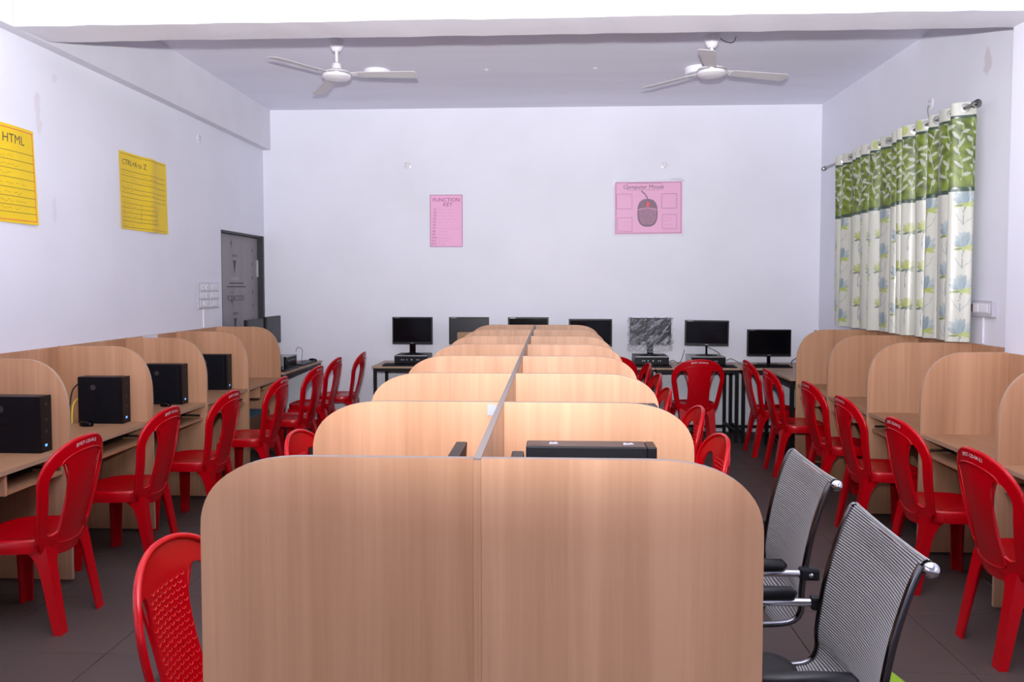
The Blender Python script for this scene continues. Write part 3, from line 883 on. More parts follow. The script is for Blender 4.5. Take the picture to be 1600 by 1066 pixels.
def monitor(label, loc, rz=0, w=0.43, h=0.275, zc=0.25, group='monitors', stand='oval', tilt=0, logo=True, screen='black_gloss', roll=0.0):
    """local: the screen faces -y; loc is the foot of the stand"""
    t = thing('monitor', label, 'monitor', loc, rz, group)
    z0 = zc - h / 2
    def pos(x, y, z):
        c, s = math.cos(roll), math.sin(roll)
        return (x * c - (z - zc) * s, y - math.tan(R(tilt)) * (z - zc) * -1, zc + x * s + (z - zc) * c)
    def rb(a, b):
        m_ = MB().box(a, b); m_.v = [pos(*p) for p in m_.v]; return m_
    bd = part('body', rb((-w / 2, -0.012, z0), (w / 2, 0.022, z0 + h)), 'black_plastic', t, bevel=0.005)
    part('rear_bulge', rb((-w * 0.3, 0.021, z0 + h * 0.2), (w * 0.3, 0.05, z0 + h * 0.8)), 'black_plastic', t, bevel=0.01)
    part('screen', rb((-w / 2 + 0.014, -0.0135, z0 + 0.024), (w / 2 - 0.014, -0.0115, z0 + h - 0.014)), screen, t)
    if logo:
        part('badge', rb((-0.016, -0.0138, z0 + 0.008), (0.016, -0.0122, z0 + 0.0135)), 'silver', bd)
        part('model_mark', rb((-w / 2 + 0.02, -0.0138, z0 + h - 0.0105), (-w / 2 + 0.08, -0.0122, z0 + h - 0.0075)), 'silver', bd)
    nh = z0 + 0.03
    if stand == 'oval':
        part('neck', MB().box((-0.032, 0.0, 0.012), (0.032, 0.02, nh)), 'black_gloss', t, bevel=0.004)
        part('foot', MB().rings([[(rx * math.cos(a), 0.0 + rx * 0.75 * math.sin(a), z) for a in [2 * PI * k / 28 for k in range(28)]] for rx, z in ((0.105, 0), (0.105, 0.006), (0.06, 0.014), (0.03, 0.016))]), 'black_gloss', t, smooth=True)
    elif stand == 'thin':
        part('neck', MB().tube([(0, 0.012, 0.008), (0, 0.012, nh)], 0.011, 10), 'black_gloss', t, smooth=True)
        part('foot', MB().rings([[(rx * math.cos(a), rx * 0.7 * math.sin(a), z) for a in [2 * PI * k / 28 for k in range(28)]] for rx, z in ((0.11, 0), (0.11, 0.005), (0.03, 0.012))]), 'black_gloss', t, smooth=True)
    else:
        part('neck', MB().box((-0.018, 0.0, 0.008), (0.018, 0.016, nh)), 'black_gloss', t, bevel=0.003)
        part('foot', MB().box((-0.10, -0.07, 0), (0.10, 0.08, 0.010)), 'black_plastic', t, bevel=0.004)
    return t

def flat_computer(label, loc, rz=0, w=0.34, d=0.36, h=0.098, top='pc_black', trim=True, group='flat desktop cases'):
    """horizontal case; front faces -y"""
    t = thing('desktop_computer', label, 'computer', loc, rz, group)
    part('case', MB().box((-w / 2, -d / 2 + 0.03, 0.004), (w / 2, d / 2, h)), top, t, bevel=0.003)
    fr = part('front_bezel', MB().box((-w / 2, -d / 2, 0.0), (w / 2, -d / 2 + 0.0295, h)), 'pc_black', t, bevel=0.004)
    if trim: part('silver_trim', MB().box((-w / 2 + 0.002, -d / 2 - 0.0012, h - 0.008), (w / 2 - 0.002, -d / 2 + 0.02, h + 0.0008)), 'silver', fr)
    part('power_button', MB().lathe([(0.008, 0), (0.008, 0.003)], 12), 'silver', fr, loc=(0.01, -d / 2, h * 0.55), rot=(PI / 2, 0, 0))
    for x in (-0.10, -0.08, -0.045, 0.06, 0.08): part('port', MB().box((x, -d / 2 - 0.001, h * 0.48), (x + 0.009, -d / 2, h * 0.48 + 0.012)), 'silver', fr)
    part('drive_slot', MB().box((0.03, -d / 2 - 0.0015, h * 0.68), (w / 2 - 0.012, -d / 2, h * 0.80)), 'pc_side', fr)
    return t

def keyboard(label, loc, rz=0, group='keyboards on the tables'):
    t = thing('keyboard', label, 'keyboard', loc, rz, group)
    part('case', MB().rings([[(sx * 0.215, sy, z) for sx, sy, z in ((-1, -0.07, za), (1, -0.07, za), (1, 0.07, zb), (-1, 0.07, zb))] for za, zb in ((0, 0), (0.012, 0.022))]), 'black_plastic', t)
    mb = MB()
    for r in range(5):
        for c in range(15):
            x = -0.203 + c * 0.0271; y = -0.055 + r * 0.0235; z = 0.012 + (y + 0.07) / 0.14 * 0.010
            mb.box((x, y, z), (x + 0.022, y + 0.018, z + 0.006))
    o = part('keys', mb, 'black_gloss', t); o['kind'] = 'stuff'
    return t

def pc_mouse(label, loc, rz=0):
    o = part('computer_mouse', MB().rings([[(0.03 * r * math.cos(a), 0.052 * r * math.sin(a), z) for a in [2 * PI * k / 20 for k in range(20)]] for r, z in ((0.95, 0), (1, 0.008), (0.92, 0.022), (0.6, 0.032), (0.2, 0.035))]), 'black_gloss', None, smooth=True, loc=loc, rot=(0, 0, rz))
    return tag(o, label, 'mouse', 'computer mice')

# ------------------------------------------------------------------ black-legged tables
TZ = 0.75
def frame_table(label, x0, x1, y0, y1):
    t = thing('steel_frame_table', label, 'table', ((x0 + x1) / 2, (y0 + y1) / 2, 0), 0, 'tables with black steel frames')
    hx, hy = (x1 - x0) / 2, (y1 - y0) / 2
    part('table_top', MB().box((-hx, -hy, TZ - 0.02), (hx, hy, TZ)), 'table_top', t, bevel=0.002)
    q = 0.016
    for sx in (-1, 1):
        for sy in (-1, 1):
            cx, cy = sx * (hx - 0.03), sy * (hy - 0.03)
            part('leg', MB().box((cx - q, cy - q, 0), (cx + q, cy + q, TZ - 0.0205)), 'black_metal', t)
        cx = sx * (hx - 0.03)
        part('foot_rail', MB().box((cx - q * 0.8, -hy + 0.047, 0.09), (cx + q * 0.8, hy - 0.047, 0.12)), 'black_metal', t)
        part('top_rail', MB().box((cx - q * 0.8, -hy + 0.047, TZ - 0.055), (cx + q * 0.8, hy - 0.047, TZ - 0.0205)), 'black_metal', t)
    for sy in (-1, 1):
        cy = sy * (hy - 0.03)
        part('top_rail', MB().box((-hx + 0.047, cy - q * 0.8, TZ - 0.055), (hx - 0.047, cy + q * 0.8, TZ - 0.0205)), 'black_metal', t)
    cy = hy - 0.03
    part('foot_rail', MB().box((-hx + 0.047, cy - q * 0.8, 0.05), (hx - 0.047, cy + q * 0.8, 0.08)), 'black_metal', t)
    return t
TY0, TY1 = 7.95, 8.575
frame_table('back-wall table holding the monitor beside the red door-side chairs', -1.82, -0.40, TY0, TY1)
frame_table('back-wall table holding the plastic-wrapped monitor', -0.395, 1.030, TY0, TY1)
frame_table('short back-wall table holding the monitor on a silver-topped case', 1.035, 1.87, TY0, TY1)
frame_table('back-wall corner table holding the low monitor without a case', 1.875, 2.80, TY0, TY1)
frame_table('table along the curtain wall between carrels and corner', 2.09, 2.81, 7.075, 7.945)
frame_table('table along the door wall beside the door', XL + 0.10, -2.50, 7.32, 8.56)

CY = 8.295
flat_computer('black desktop case under the monitor nearest the door wall, on the back tables', (-1.45, CY, TZ))
monitor('black monitor on a black case, first from the door side on the back tables', (-1.462, 8.30, TZ + 0.0995), R(-1), 0.425, 0.285, 0.245, stand='oval', group='monitors on the back-wall tables')
keyboard('black keyboard in front of the back-table case nearest the door wall', (-1.50, 8.025, TZ), 0.02)
flat_computer('black desktop case behind the brown carton', (-0.86, CY, TZ))
monitor('black monitor behind the brown carton on the back tables', (-0.865, 8.30, TZ + 0.0995), 0, 0.42, 0.285, 0.245, screen='screen_grey', group='monitors on the back-wall tables')
flat_computer('black desktop case hidden behind the middle-row end panel', (-0.24, CY, TZ))
monitor('black monitor rising above the spine end of the middle row', (-0.244, 8.30, TZ + 0.0995), 0, 0.425, 0.285, 0.245, group='monitors on the back-wall tables')
flat_computer('black desktop case next to the wrapped monitor, behind the middle row', (0.40, CY, TZ))
monitor('wide black monitor between the middle row and the wrapped monitor', (0.403, 8.30, TZ + 0.0995), R(1), 0.45, 0.285, 0.228, logo=False, group='monitors on the back-wall tables')
flat_computer('black desktop case under the plastic-wrapped monitor', (1.02, CY, TZ))
flat_computer('silver-topped desktop case behind the chair seen from behind', (1.585, CY, TZ), R(1), top='silver')
monitor('black tilted monitor on the silver-topped case', (1.60, 8.30, TZ + 0.0995), R(-4), 0.445, 0.262, 0.228, stand='thin', roll=R(-0.5), group='monitors on the back-wall tables')
monitor('low black monitor standing straight on the corner table', (2.235, 8.30, TZ), 0, 0.445, 0.275, 0.228, stand='flat', group='monitors on the back-wall tables')
keyboard('black keyboard in front of the wrapped monitor', (0.98, 8.015, TZ), -0.02)
keyboard('black keyboard right of the silver-topped case', (1.62, 8.02, TZ), 0.02)
keyboard('black keyboard in front of the low corner monitor', (2.17, 8.05, TZ), 0.0)
keyboard('black keyboard on the corner table beside the curtain-wall carrels', (2.36, 7.24, TZ), R(86))

# monitor still inside its plastic bag
wm = monitor('black monitor covered with a wrinkled clear plastic bag', (1.02, 8.28, TZ + 0.0995), R(1), 0.425, 0.275, 0.245, logo=False, screen='screen_grey', group='monitors on the back-wall tables')
random.seed(5)
mb = MB()
nu, nv = 44, 34
def bag(front):
    rows = []
    for j in range(nv + 1):
        v = j / nv
        z = 0.035 + (0.39 - 0.035) * v
        row = []
        for i in range(nu + 1):
            u = i / nu
            x = -0.235 + 0.47 * u + 0.006 * math.sin(17 * v + 3)
            e = min(u, 1 - u, 1 - v) * 9
            bulge = min(1, max(0, e))
            wr = 0.010 * math.sin(9 * u * 2.2 + 16 * v + 2.2 * math.sin(6 * v + 3 * u)) + 0.005 * math.sin(31 * u - 23 * v + 1.7 * math.sin(9 * u)) + 0.004 * math.sin(51 * v + 27 * u)
            y = (-0.030 - wr * bulge) * bulge if front else (0.062 + 0.6 * wr * bulge) * bulge + 0.004
            zz = z + (0.010 * math.sin(7 * u + 1) if v < 0.05 else 0) + (0.006 * math.sin(23 * u) if v > 0.97 else 0)
            if v < 0.16:
                y = y * 0.75 + 0.004
            row.append((x, y, zz))
        rows.append(row)
    return rows
for fr in (True, False):
    rows = bag(fr); k0 = len(mb.v)
    for r in rows: mb.v += r
    for j in range(nv): mb.face_strip(list(range(k0 + j * (nu + 1), k0 + (j + 1) * (nu + 1))), list(range(k0 + (j + 1) * (nu + 1), k0 + (j + 2) * (nu + 1))))
bagob = part('plastic_bag', mb, 'wrap', None, smooth=True, sharp=75, loc=wm.location, rot=(0, 0, R(1)))
tag(bagob, 'wrinkled clear plastic bag pulled over a back-table monitor', 'bag')

# left table by the door
for k, (yy, lab) in enumerate(((7.49, 'black monitor in front of the door, next to the carrels'), (7.99, 'black monitor on the door-side table near the back wall'))):
    flat_computer('silver-topped desktop case under the %s' % ('door-side monitor next to the carrels' if k == 0 else 'door-side monitor near the back wall'), (-2.83, yy + 0.05, TZ), R(90), w=0.33, d=0.32, top='silver', group='flat desktop cases')
    monitor(lab, (-2.845, yy, TZ + 0.0995), R(90), 0.42, 0.28, 0.265 if k else 0.255, group='monitors on the door-side table', screen='screen_grey', logo=False)
keyboard('black keyboard at the edge of the door-side table, nearer the carrels', (-2.585, 7.60, TZ), R(90))
keyboard('black keyboard at the edge of the door-side table near the back wall', (-2.58, 8.14, TZ), R(88))
pc_mouse('black mouse at the back end of the door-side table', (-2.57, 8.43, TZ), R(80))
# dark monitor showing above the curtain-side corner table
monitor('dark monitor partly hidden by the last curtain-wall carrel', (2.50, 7.58, TZ), R(-100), 0.42, 0.28, 0.25, group='monitors on the curtain side', screen='screen_grey', logo=False)

# bay monitors seen over the front panel, backs to the spine
monitor('monitor on the door side of the front middle carrel, seen edge-on', (CX - 0.115, 2.12, DESK), R(-90), 0.43, 0.27, 0.262, group='monitors in the middle row', tilt=4)
monitor('monitor on the curtain side of the front middle carrel, seen edge-on', (CX + 0.085, 2.02, DESK), R(90), 0.42, 0.27, 0.258, group='monitors in the middle row', tilt=4)

pc_mouse('black mouse in front of the tower with the yellow cable', (-2.84, 4.70, DESK), R(70))
pc_mouse('black mouse in front of the tower below the taped white paper', (-2.74, 5.50, DESK), R(60))

# cables
def cable(label, pts, r, mat, group='loose cables'):
    P = []
    n = len(pts)
    for i in range(n - 1):
        p0 = pts[max(i - 1, 0)]; p1 = pts[i]; p2 = pts[i + 1]; p3 = pts[min(i + 2, n - 1)]
        for k in range(6):
            u = k / 6
            P.append(tuple(0.5 * ((2 * p1[j]) + (-p0[j] + p2[j]) * u + (2 * p0[j] - 5 * p1[j] + 4 * p2[j] - p3[j]) * u * u + (-p0[j] + 3 * p1[j] - 3 * p2[j] + p3[j]) * u ** 3) for j in range(3)))
    P.append(pts[-1])
    o = part('cable', MB().tube(P, r, 6), mat, None, smooth=True, sharp=80)
    return tag(o, label, 'cable', group)
cable('yellow network cable behind a door-side tower', [(-2.938, 4.83, 0.855), (-2.955, 4.81, 0.862), (-2.972, 4.79, 0.835), (-2.972, 4.77, 0.78), (-2.968, 4.76, 0.716)], 0.0045, 'yellow_cable')
cable('black cable looping up beside the yellow network cable', [(-2.938, 4.84, 0.950), (-2.958, 4.83, 0.955), (-2.992, 4.81, 0.91), (-2.998, 4.79, 0.80), (-2.988, 4.78, 0.716)], 0.0045, 'black_plastic')
cable('black cable between the wrapped monitor and the silver-topped case', [(1.20, 8.32, 0.76), (1.25, 8.24, 0.80), (1.30, 8.22, 0.77), (1.34, 8.26, 0.81), (1.385, 8.36, 0.90)], 0.003, 'black_plastic')
cable('black cable hanging over the right of the silver-topped case', [(1.62, 8.50, 0.93), (1.74, 8.44, 0.87), (1.79, 8.30, 0.80), (1.84, 8.20, 0.82), (1.93, 8.10, 0.76)], 0.003, 'black_plastic')
cable('black cable curling behind the low corner monitor', [(2.47, 8.30, 0.754), (2.44, 8.20, 0.80), (2.50, 8.15, 0.85), (2.60, 8.12, 0.88), (2.66, 8.10, 0.756)], 0.004, 'black_plastic')
cable('thin wire poking up behind the door-side table cases', [(-2.75, 8.42, 0.85), (-2.74, 8.45, 0.90), (-2.70, 8.48, 0.87), (-2.70, 8.46, 0.754)], 0.0025, 'black_plastic')

# carton
t = thing('cardboard_box', 'brown carton on the back table in front of a monitor', 'box', (-0.86, 8.03, TZ), 0.03)
part('carton_body', MB().box((-0.09, -0.07, 0), (0.09, 0.055, 0.345)), 'carton', t, bevel=0.003)
part('tape_strip', MB().box((-0.0905, -0.0712, 0.16), (0.0905, -0.0702, 0.19)), 'edge_light', t)

# low wooden unit with a blue top under the last left carrel
t = thing('low_shelf', 'low dark wooden shelf with a blue top inside the empty door-side carrel', 'shelf', (-2.76, 6.92, 0), 0)
part('body', MB().box((-0.16, -0.30, 0.30), (0.16, 0.27, 0.42)), 'dark_wood', t)
part('mat', MB().box((-0.16, -0.30, 0.4205), (0.16, 0.27, 0.43)), 'blue_mat', t)
for sx in (-1, 1):
    for sy in (-0.285, 0.255): part('leg', MB().box((sx * 0.14 - 0.015, sy - 0.012, 0), (sx * 0.14 + 0.015, sy + 0.012, 0.2995)), 'dark_wood', t)

# ------------------------------------------------------------------ posters
def poster(name, label, fn, w, h, mat, wave, group='hand-drawn wall charts'):
    """fn(u, v, d): u right, v up from the lower left corner, d out of the wall"""
    t = thing('wall_poster', label, 'poster', fn(0, 0, 0), 0, group)
    o0 = Vector(fn(0, 0, 0))
    def f(u, v, d=0.0):
        p = Vector(fn(u, v, 0.003 + wave(u / w, v / h) + d)) - o0
        return tuple(p)
    mb = MB(); nu_, nv_ = 18, 14
    for d in (0.0, -0.0007):
        k0 = len(mb.v)
        for j in range(nv_ + 1):
            for i in range(nu_ + 1): mb.v.append(f(w * i / nu_, h * j / nv_, d))
        for j in range(nv_):
            mb.face_strip(list(range(k0 + j * (nu_ + 1), k0 + (j + 1) * (nu_ + 1))), list(range(k0 + (j + 1) * (nu_ + 1), k0 + (j + 2) * (nu_ + 1))))
    part('sheet', mb, mat, t, smooth=True)
    return t, (lambda u, v: f(u, v, 0.0012))

def left_wall(y0, z0, skew=0.0): return lambda u, v, d: (XL + d, y0 + u + skew * v, z0 + v)
random.seed(21)
# yellow chart with HTML heading
t, F = poster('p', 'yellow chart headed HTML on the door-side wall', left_wall(3.995, 1.935), 0.725, 0.565, 'yellow', lambda u, v: 0.012 * (0.5 + 0.5 * math.sin(9 * u + 1.5 * v)) + 0.015 * max(0, u - 0.9) * 10 * (1 - v))
mb = MB(); add_text(mb, 'HTML', 0.075, F, off=(0.435, 0.462)); part('heading', mb, 'ink', t)
mb = MB()
for v in (0.415, 0.365, 0.315, 0.262, 0.205, 0.155, 0.105, 0.062): add_line(mb, [(0.02 + 0.69 * k / 20, v) for k in range(21)], 0.0028, F)
part('ruled_lines', mb, 'ink', t)
mb = MB()
for v in (0.545, 0.018): add_line(mb, [(0.006 + 0.712 * k / 20, v) for k in range(21)], 0.004, F)
add_line(mb, [(0.708, 0.018 + 0.527 * k / 14) for k in range(15)], 0.004, F)
part('border', mb, 'mouse_red', t)
mb = MB()
for v in (0.385, 0.335, 0.285, 0.23, 0.175, 0.13, 0.085): scribble(mb, 0.03, random.uniform(0.5, 0.68), v, 0.009, F, 0.003)
part('handwriting', mb, 'ink_faint', t)['kind'] = 'stuff'
# yellow chart with keyboard shortcuts
t, F = poster('p', 'yellow chart headed CTRL+A to Z on the door-side wall', left_wall(5.675, 1.985, 0.01), 0.71, 0.57, 'yellow', lambda u, v: 0.022 * math.exp(-((u - 0.62) / 0.12) ** 2) + 0.010 * (1 - v) * u + 0.018 * max(0, 0.12 - u) * 8 * (1 - v))
mb = MB(); add_text(mb, 'CTRL+A to Z', 0.058, F, off=(0.04, 0.475)); part('heading', mb, 'ink', t)
mb = MB()
for v in (0.435, 0.395, 0.350, 0.305, 0.270, 0.235, 0.195, 0.16, 0.125, 0.09, 0.06): add_line(mb, [(0.02 + (0.66 if v > 0.2 else 0.5) * k / 20, v) for k in range(21)], 0.0028, F)
for v in (0.552, 0.018): add_line(mb, [(0.02 + 0.66 * k / 20, v) for k in range(21)], 0.0028, F)
add_line(mb, [(0.30, 0.06 + 0.135 * k / 6) for k in range(7)], 0.0025, F); add_line(mb, [(0.525, 0.06 + 0.1 * k / 6) for k in range(7)], 0.0025, F)
part('ruled_lines', mb, 'ink', t)
mb = MB()
for v in (0.412, 0.37, 0.325, 0.287, 0.215, 0.175, 0.14, 0.105, 0.072, 0.035):
    scribble(mb, 0.04, random.uniform(0.17, 0.25), v, 0.009, F, 0.003)
    if random.random() < 0.7: scribble(mb, 0.32, random.uniform(0.42, 0.6), v - 0.005, 0.007, F, 0.003)
part('handwriting', mb, 'ink_faint', t)['kind'] = 'stuff'

def back_wall(x0, z0, rot=0.0): return lambda u, v, d: (x0 + u * math.cos(rot) - v * math.sin(rot), YB - d, z0 + u * math.sin(rot) + v * math.cos(rot))
# pink chart, function keys
t, F = poster('p', 'narrow pink chart headed FUNCTION KEY on the back wall', back_wall(-1.315, 1.985), 0.352, 0.56, 'pink', lambda u, v: 0.004 * (0.5 + 0.5 * math.sin(5 * u + 2 * v)))
mb = MB(); add_text(mb, 'FUNCTION', 0.058, F, 'CENTER', 0.1, (0.175, 0.487)); add_text(mb, 'KEY', 0.058, F, 'CENTER', 0.1, (0.19, 0.438)); part('heading', mb, 'pink_ink', t)
mb = MB()
for k in range(12): add_text(mb, 'F%d' % (k + 1), 0.032, F, off=(0.042 - 0.0022 * k, 0.393 - 0.0338 * k))
part('key_names', mb, 'pink_ink', t)
mb = MB()
for k in range(12):
    v = 0.40 - 0.0338 * k
    if k == 5: scribble(mb, 0.11, 0.13, v, 0.003, F, 0.002)
    else:
        add_line(mb, [(0.092, v), (0.112, v)], 0.003, F); scribble(mb, 0.12, [0.23, 0.32, 0.27, 0.30, 0.21, 0, 0.325, 0.21, 0.24, 0.27, 0.24, 0.20][k], v, 0.006, F, 0.0025, 0.008)
part('handwriting', mb, 'pink_faint', t)['kind'] = 'stuff'
mb = MB()
for pts in ([(0.002, 0.002), (0.35, 0.002)], [(0.002, 0.558), (0.35, 0.558)], [(0.002, 0.002), (0.002, 0.558)], [(0.349, 0.002), (0.349, 0.558)]):
    add_line(mb, [(pts[0][0] + (pts[1][0] - pts[0][0]) * k / 12, pts[0][1] + (pts[1][1] - pts[0][1]) * k / 12) for k in range(13)], 0.005, F)
part('border', mb, 'pink_ink', t)
# pink chart, computer mouse
PW, PH = 0.715, 0.555
PF = back_wall(0.672, 2.115, R(0.4))
t, F = poster('p', 'pink chart with a drawn computer mouse on the back wall', PF, PW, PH, 'pink', lambda u, v: 0.004 * (0.5 + 0.5 * math.sin(4 * u + 3 * v)))
mb = MB(); add_text(mb, 'Computer Mouse', 0.060, F, 'CENTER', 0.12, (0.305, 0.482)); part('heading', mb, 'ink', t)
mb = MB()
def rect(u0, v0, u1, v1, wd):
    for a, b in (((u0, v0), (u1, v0)), ((u1, v0), (u1, v1)), ((u1, v1), (u0, v1)), ((u0, v1), (u0, v0))):
        add_line(mb, [(a[0] + (b[0] - a[0]) * k / 10, a[1] + (b[1] - a[1]) * k / 10) for k in range(11)], wd, F)
rect(0.135, 0.468, 0.50, 0.538, 0.003); rect(0.02, 0.27, 0.185, 0.425, 0.003); rect(0.03, 0.03, 0.185, 0.175, 0.003)
rect(0.498, 0.272, 0.655, 0.425, 0.004); rect(0.505, 0.055, 0.655, 0.205, 0.003); rect(0.012, 0.010, 0.702, 0.546, 0.005)
part('frames', mb, 'pink_ink', t)
mb = MB()
for u0, u1, v in ((0.15, 0.175, 0.40), (0.51, 0.535, 0.39), (0.52, 0.62, 0.17), (0.52, 0.60, 0.14), (0.52, 0.61, 0.10), (0.06, 0.15, 0.13), (0.07, 0.14, 0.09)): scribble(mb, u0, u1, v, 0.008, F, 0.003, 0.008)
part('handwriting', mb, 'pink_faint', t)['kind'] = 'stuff'
mcx, mcy = 0.348, 0.225
def mo(rx, ry, p=2.6, n=40): return [(mcx + rx * math.copysign(abs(math.cos(a)) ** (2 / p), math.cos(a)), mcy + ry * math.copysign(abs(math.sin(a)) ** (2 / p), math.sin(a))) for a in [2 * PI * k / n for k in range(n)]]
def fill(mb, pts, lift): 
    q = [Vector(F(*p)) + Vector((0, -lift, 0)) for p in pts]; mb.quad(q)
mb = MB(); fill(mb, mo(0.108, 0.148), 0.0004); part('mouse_body', mb, 'mouse_grey', t)
mb = MB(); fill(mb, [(u, v - 0.0) for u, v in mo(0.092, 0.128) if v < mcy + 0.052], 0.0008); part('mouse_palm', mb, 'mouse_light', t)
mb = MB(); fill(mb, mo(0.086, 0.12)[2:19], 0.0008)
mb2 = MB(); add_line(mb2, [(mcx + 0.104 * (k / 10 - 1), mcy + 0.03 + 0.022 * math.sin(PI * k / 20)) for k in range(21)], 0.005, lambda u, v: tuple(Vector(F(u, v)) + Vector((0, -0.0012, 0)))); part('mouse_seam', mb2, 'pink', t)
mb = MB(); fill(mb, [(mcx + 0.004 + 0.020 * math.cos(a), mcy + 0.088 + 0.032 * math.sin(a)) for a in [2 * PI * k / 20 for k in range(20)]], 0.0014); part('mouse_wheel', mb, 'mouse_red', t)
mb = MB(); add_line(mb, [(0.285, 0.462), (0.295, 0.445), (0.318, 0.43), (0.330, 0.412), (0.345, 0.385), (0.352, 0.372)], 0.013, F); part('mouse_cord', mb, 'mouse_grey', t)
mb = MB(); n_ = 16
for j in range(n_ + 1):
    for i in range(n_ + 1):
        u = -0.018 + (PW + 0.036) * i / n_; v = -0.022 + (PH + 0.044) * j / n_
        d = 0.010 + 0.003 * math.sin(i * 1.7) * math.sin(j * 1.3)
        mb.v.append(tuple(Vector(PF(u, v, d)) - Vector(PF(0, 0, 0))))
for j in range(n_): mb.face_strip(list(range(j * (n_ + 1), (j + 1) * (n_ + 1))), list(range((j + 1) * (n_ + 1), (j + 2) * (n_ + 1))))
part('plastic_cover', mb, 'film_clear', t, smooth=True)
def tape(pts, d=0.012):
    mb = MB(); mb.quad([tuple(Vector(PF(u, v, d + e)) - Vector(PF(0, 0, 0))) for u, v, e in pts])
    part('tape', mb, 'tape', t)
tape([(-0.035, 0.53, 0), (-0.005, 0.52, 0), (0.02, 0.575, 0.01), (-0.01, 0.595, 0.012)]); tape([(0.58, 0.568, 0), (0.70, 0.56, 0), (0.745, 0.548, 0.012), (0.70, 0.592, 0.008), (0.60, 0.59, 0)])
tape([(0.0, 0.20, 0), (0.022, 0.20, 0), (0.025, 0.225, 0), (0.003, 0.23, 0)]); tape([(0.0, 0.10, 0), (0.03, 0.10, 0), (0.03, 0.135, 0), (0.0, 0.135, 0)])

# ------------------------------------------------------------------ switches, boxes, conduits
t = thing('switch_board', 'white six-module switch board on the wall beside the door', 'switch', (XL, 6.92, 1.36))
part('plate', MB().box((0, 0, 0), (0.018, 0.43, 0.235)), 'socket_edge', t, bevel=0.004)
for c in range(2):
    for r in range(3):
        y0 = 0.018 + c * 0.21; z0 = 0.012 + r * 0.074
        md = part('module', MB().box((0.0182, y0, z0), (0.024, y0 + 0.185, z0 + 0.066)), 'socket_plastic', t, bevel=0.002)
        if r:
            for k in range(2 if c == 0 else 1):
                yy = y0 + (0.03 + 0.08 * k if c == 0 else 0.03)
                part('rocker', MB().box((0.0242, yy, z0 + 0.012), (0.030, yy + (0.05 if c == 0 else 0.12), z0 + 0.054)), 'white_plastic', md, bevel=0.002)
                if c == 0: part('socket_hole', MB().box((0.0301, yy + 0.02, z0 + 0.026), (0.0306, yy + 0.03, z0 + 0.036)), 'socket_dark', md)
        else: part('rocker', MB().box((0.0242, y0 + 0.06, z0 + 0.012), (0.030, y0 + 0.12, z0 + 0.054)), 'white_plastic', md, bevel=0.002)
o = part('cable_conduit', MB().box((0, 0, 0), (0.014, 0.035, 0.17)), 'white_plastic', None, loc=(XL + 0.0005, 7.03, 1.188), bevel=0.002); tag(o, 'white plastic conduit dropping from the six-module switch board', 'conduit')

t = thing('switch_box', 'small switch box with maroon indicator on the curtain wall', 'switch', (XR, 5.22, 1.365))
part('plate', MB().box((-0.03, 0, 0), (0, 0.27, 0.105)), 'socket_edge', t, bevel=0.003)
part('plate_face', MB().box((-0.034, 0.02, 0.022), (-0.0302, 0.25, 0.09)), 'socket_plastic', t)
part('rocker', MB().box((-0.040, 0.15, 0.03), (-0.0342, 0.215, 0.082)), 'white_plastic', t, bevel=0.003)
part('rocker', MB().box((-0.040, 0.04, 0.03), (-0.0342, 0.13, 0.082)), 'white_plastic', t, bevel=0.003)
part('indicator', MB().box((-0.038, 0.222, 0.03), (-0.0342, 0.24, 0.082)), 'maroon', t)
o = part('cable_conduit', MB().box((-0.014, 0, 0), (0, 0.025, 0.176)), 'white_plastic', None, loc=(XR - 0.0005, 5.355, 1.187), bevel=0.002); tag(o, 'white plastic conduit dropping from the small switch box', 'conduit')

def junction(label, loc, rot):
    t = thing('junction_box', label, 'junction box', loc, 0, 'round junction box covers')
    t.rotation_euler = rot
    part('cover', MB().lathe([(0.045, 0), (0.045, 0.004), (0.036, 0.008)], 20), 'white_plastic', t, smooth=True)
    for a in (0.5, 2.3, 3.6, 5.2): part('hole', MB().lathe([(0.0045, 0), (0.0045, 0.0012)], 8), 'socket_dark', t, loc=(0.022 * math.cos(a), 0.022 * math.sin(a), 0.0081))
junction('round cover on the back wall above the narrow pink chart', (-1.557, YB, 2.865), (PI / 2, 0, 0))
junction('round cover on the back wall above the drawn mouse chart', (1.19, YB, 2.847), (PI / 2, 0, 0))
junction('round cover high on the door-side wall', (XL, 7.02, 2.876), (0, PI / 2, 0))
junction('round cover above the curtain rod', (XR, 6.18, 2.93), (0, -PI / 2, 0))
for x, lab in ((-0.578, 'small hook plate on the ceiling nearer the door-side fan'), (0.377, 'small hook plate on the ceiling nearer the curtain-side fan')):
    t = thing('ceiling_hook', lab, 'hook', (x, 7.09, ZC), 0, 'ceiling hook plates')
    part('plate', MB().lathe([(0.022, 0), (0.022, -0.003), (0.014, -0.006)], 16), 'white_plastic', t, smooth=True)
    part('hook', MB().tube([(0, 0, -0.005), (0.008, 0, -0.012), (0, 0, -0.018), (-0.007, 0, -0.012)], 0.002, 6), 'white_plastic', t, smooth=True)

# ceiling lights
for x, y, lab in ((-1.55, 7.08, 'round white ceiling light behind the door-side fan'), (1.277, 7.13, 'round white ceiling light behind the curtain-side fan')):
    t = thing('ceiling_light', lab, 'ceiling light', (x, y, ZC), 0, 'round ceiling lights')
    part('rim', MB().lathe([(0.115, 0), (0.118, -0.01), (0.115, -0.055), (0.105, -0.060)], 32), 'led_rim', t, smooth=True)
    part('diffuser', MB().lathe([(0.104, -0.0602), (0.09, -0.064), (0.02, -0.066)], 32), 'led_face', t, smooth=True)

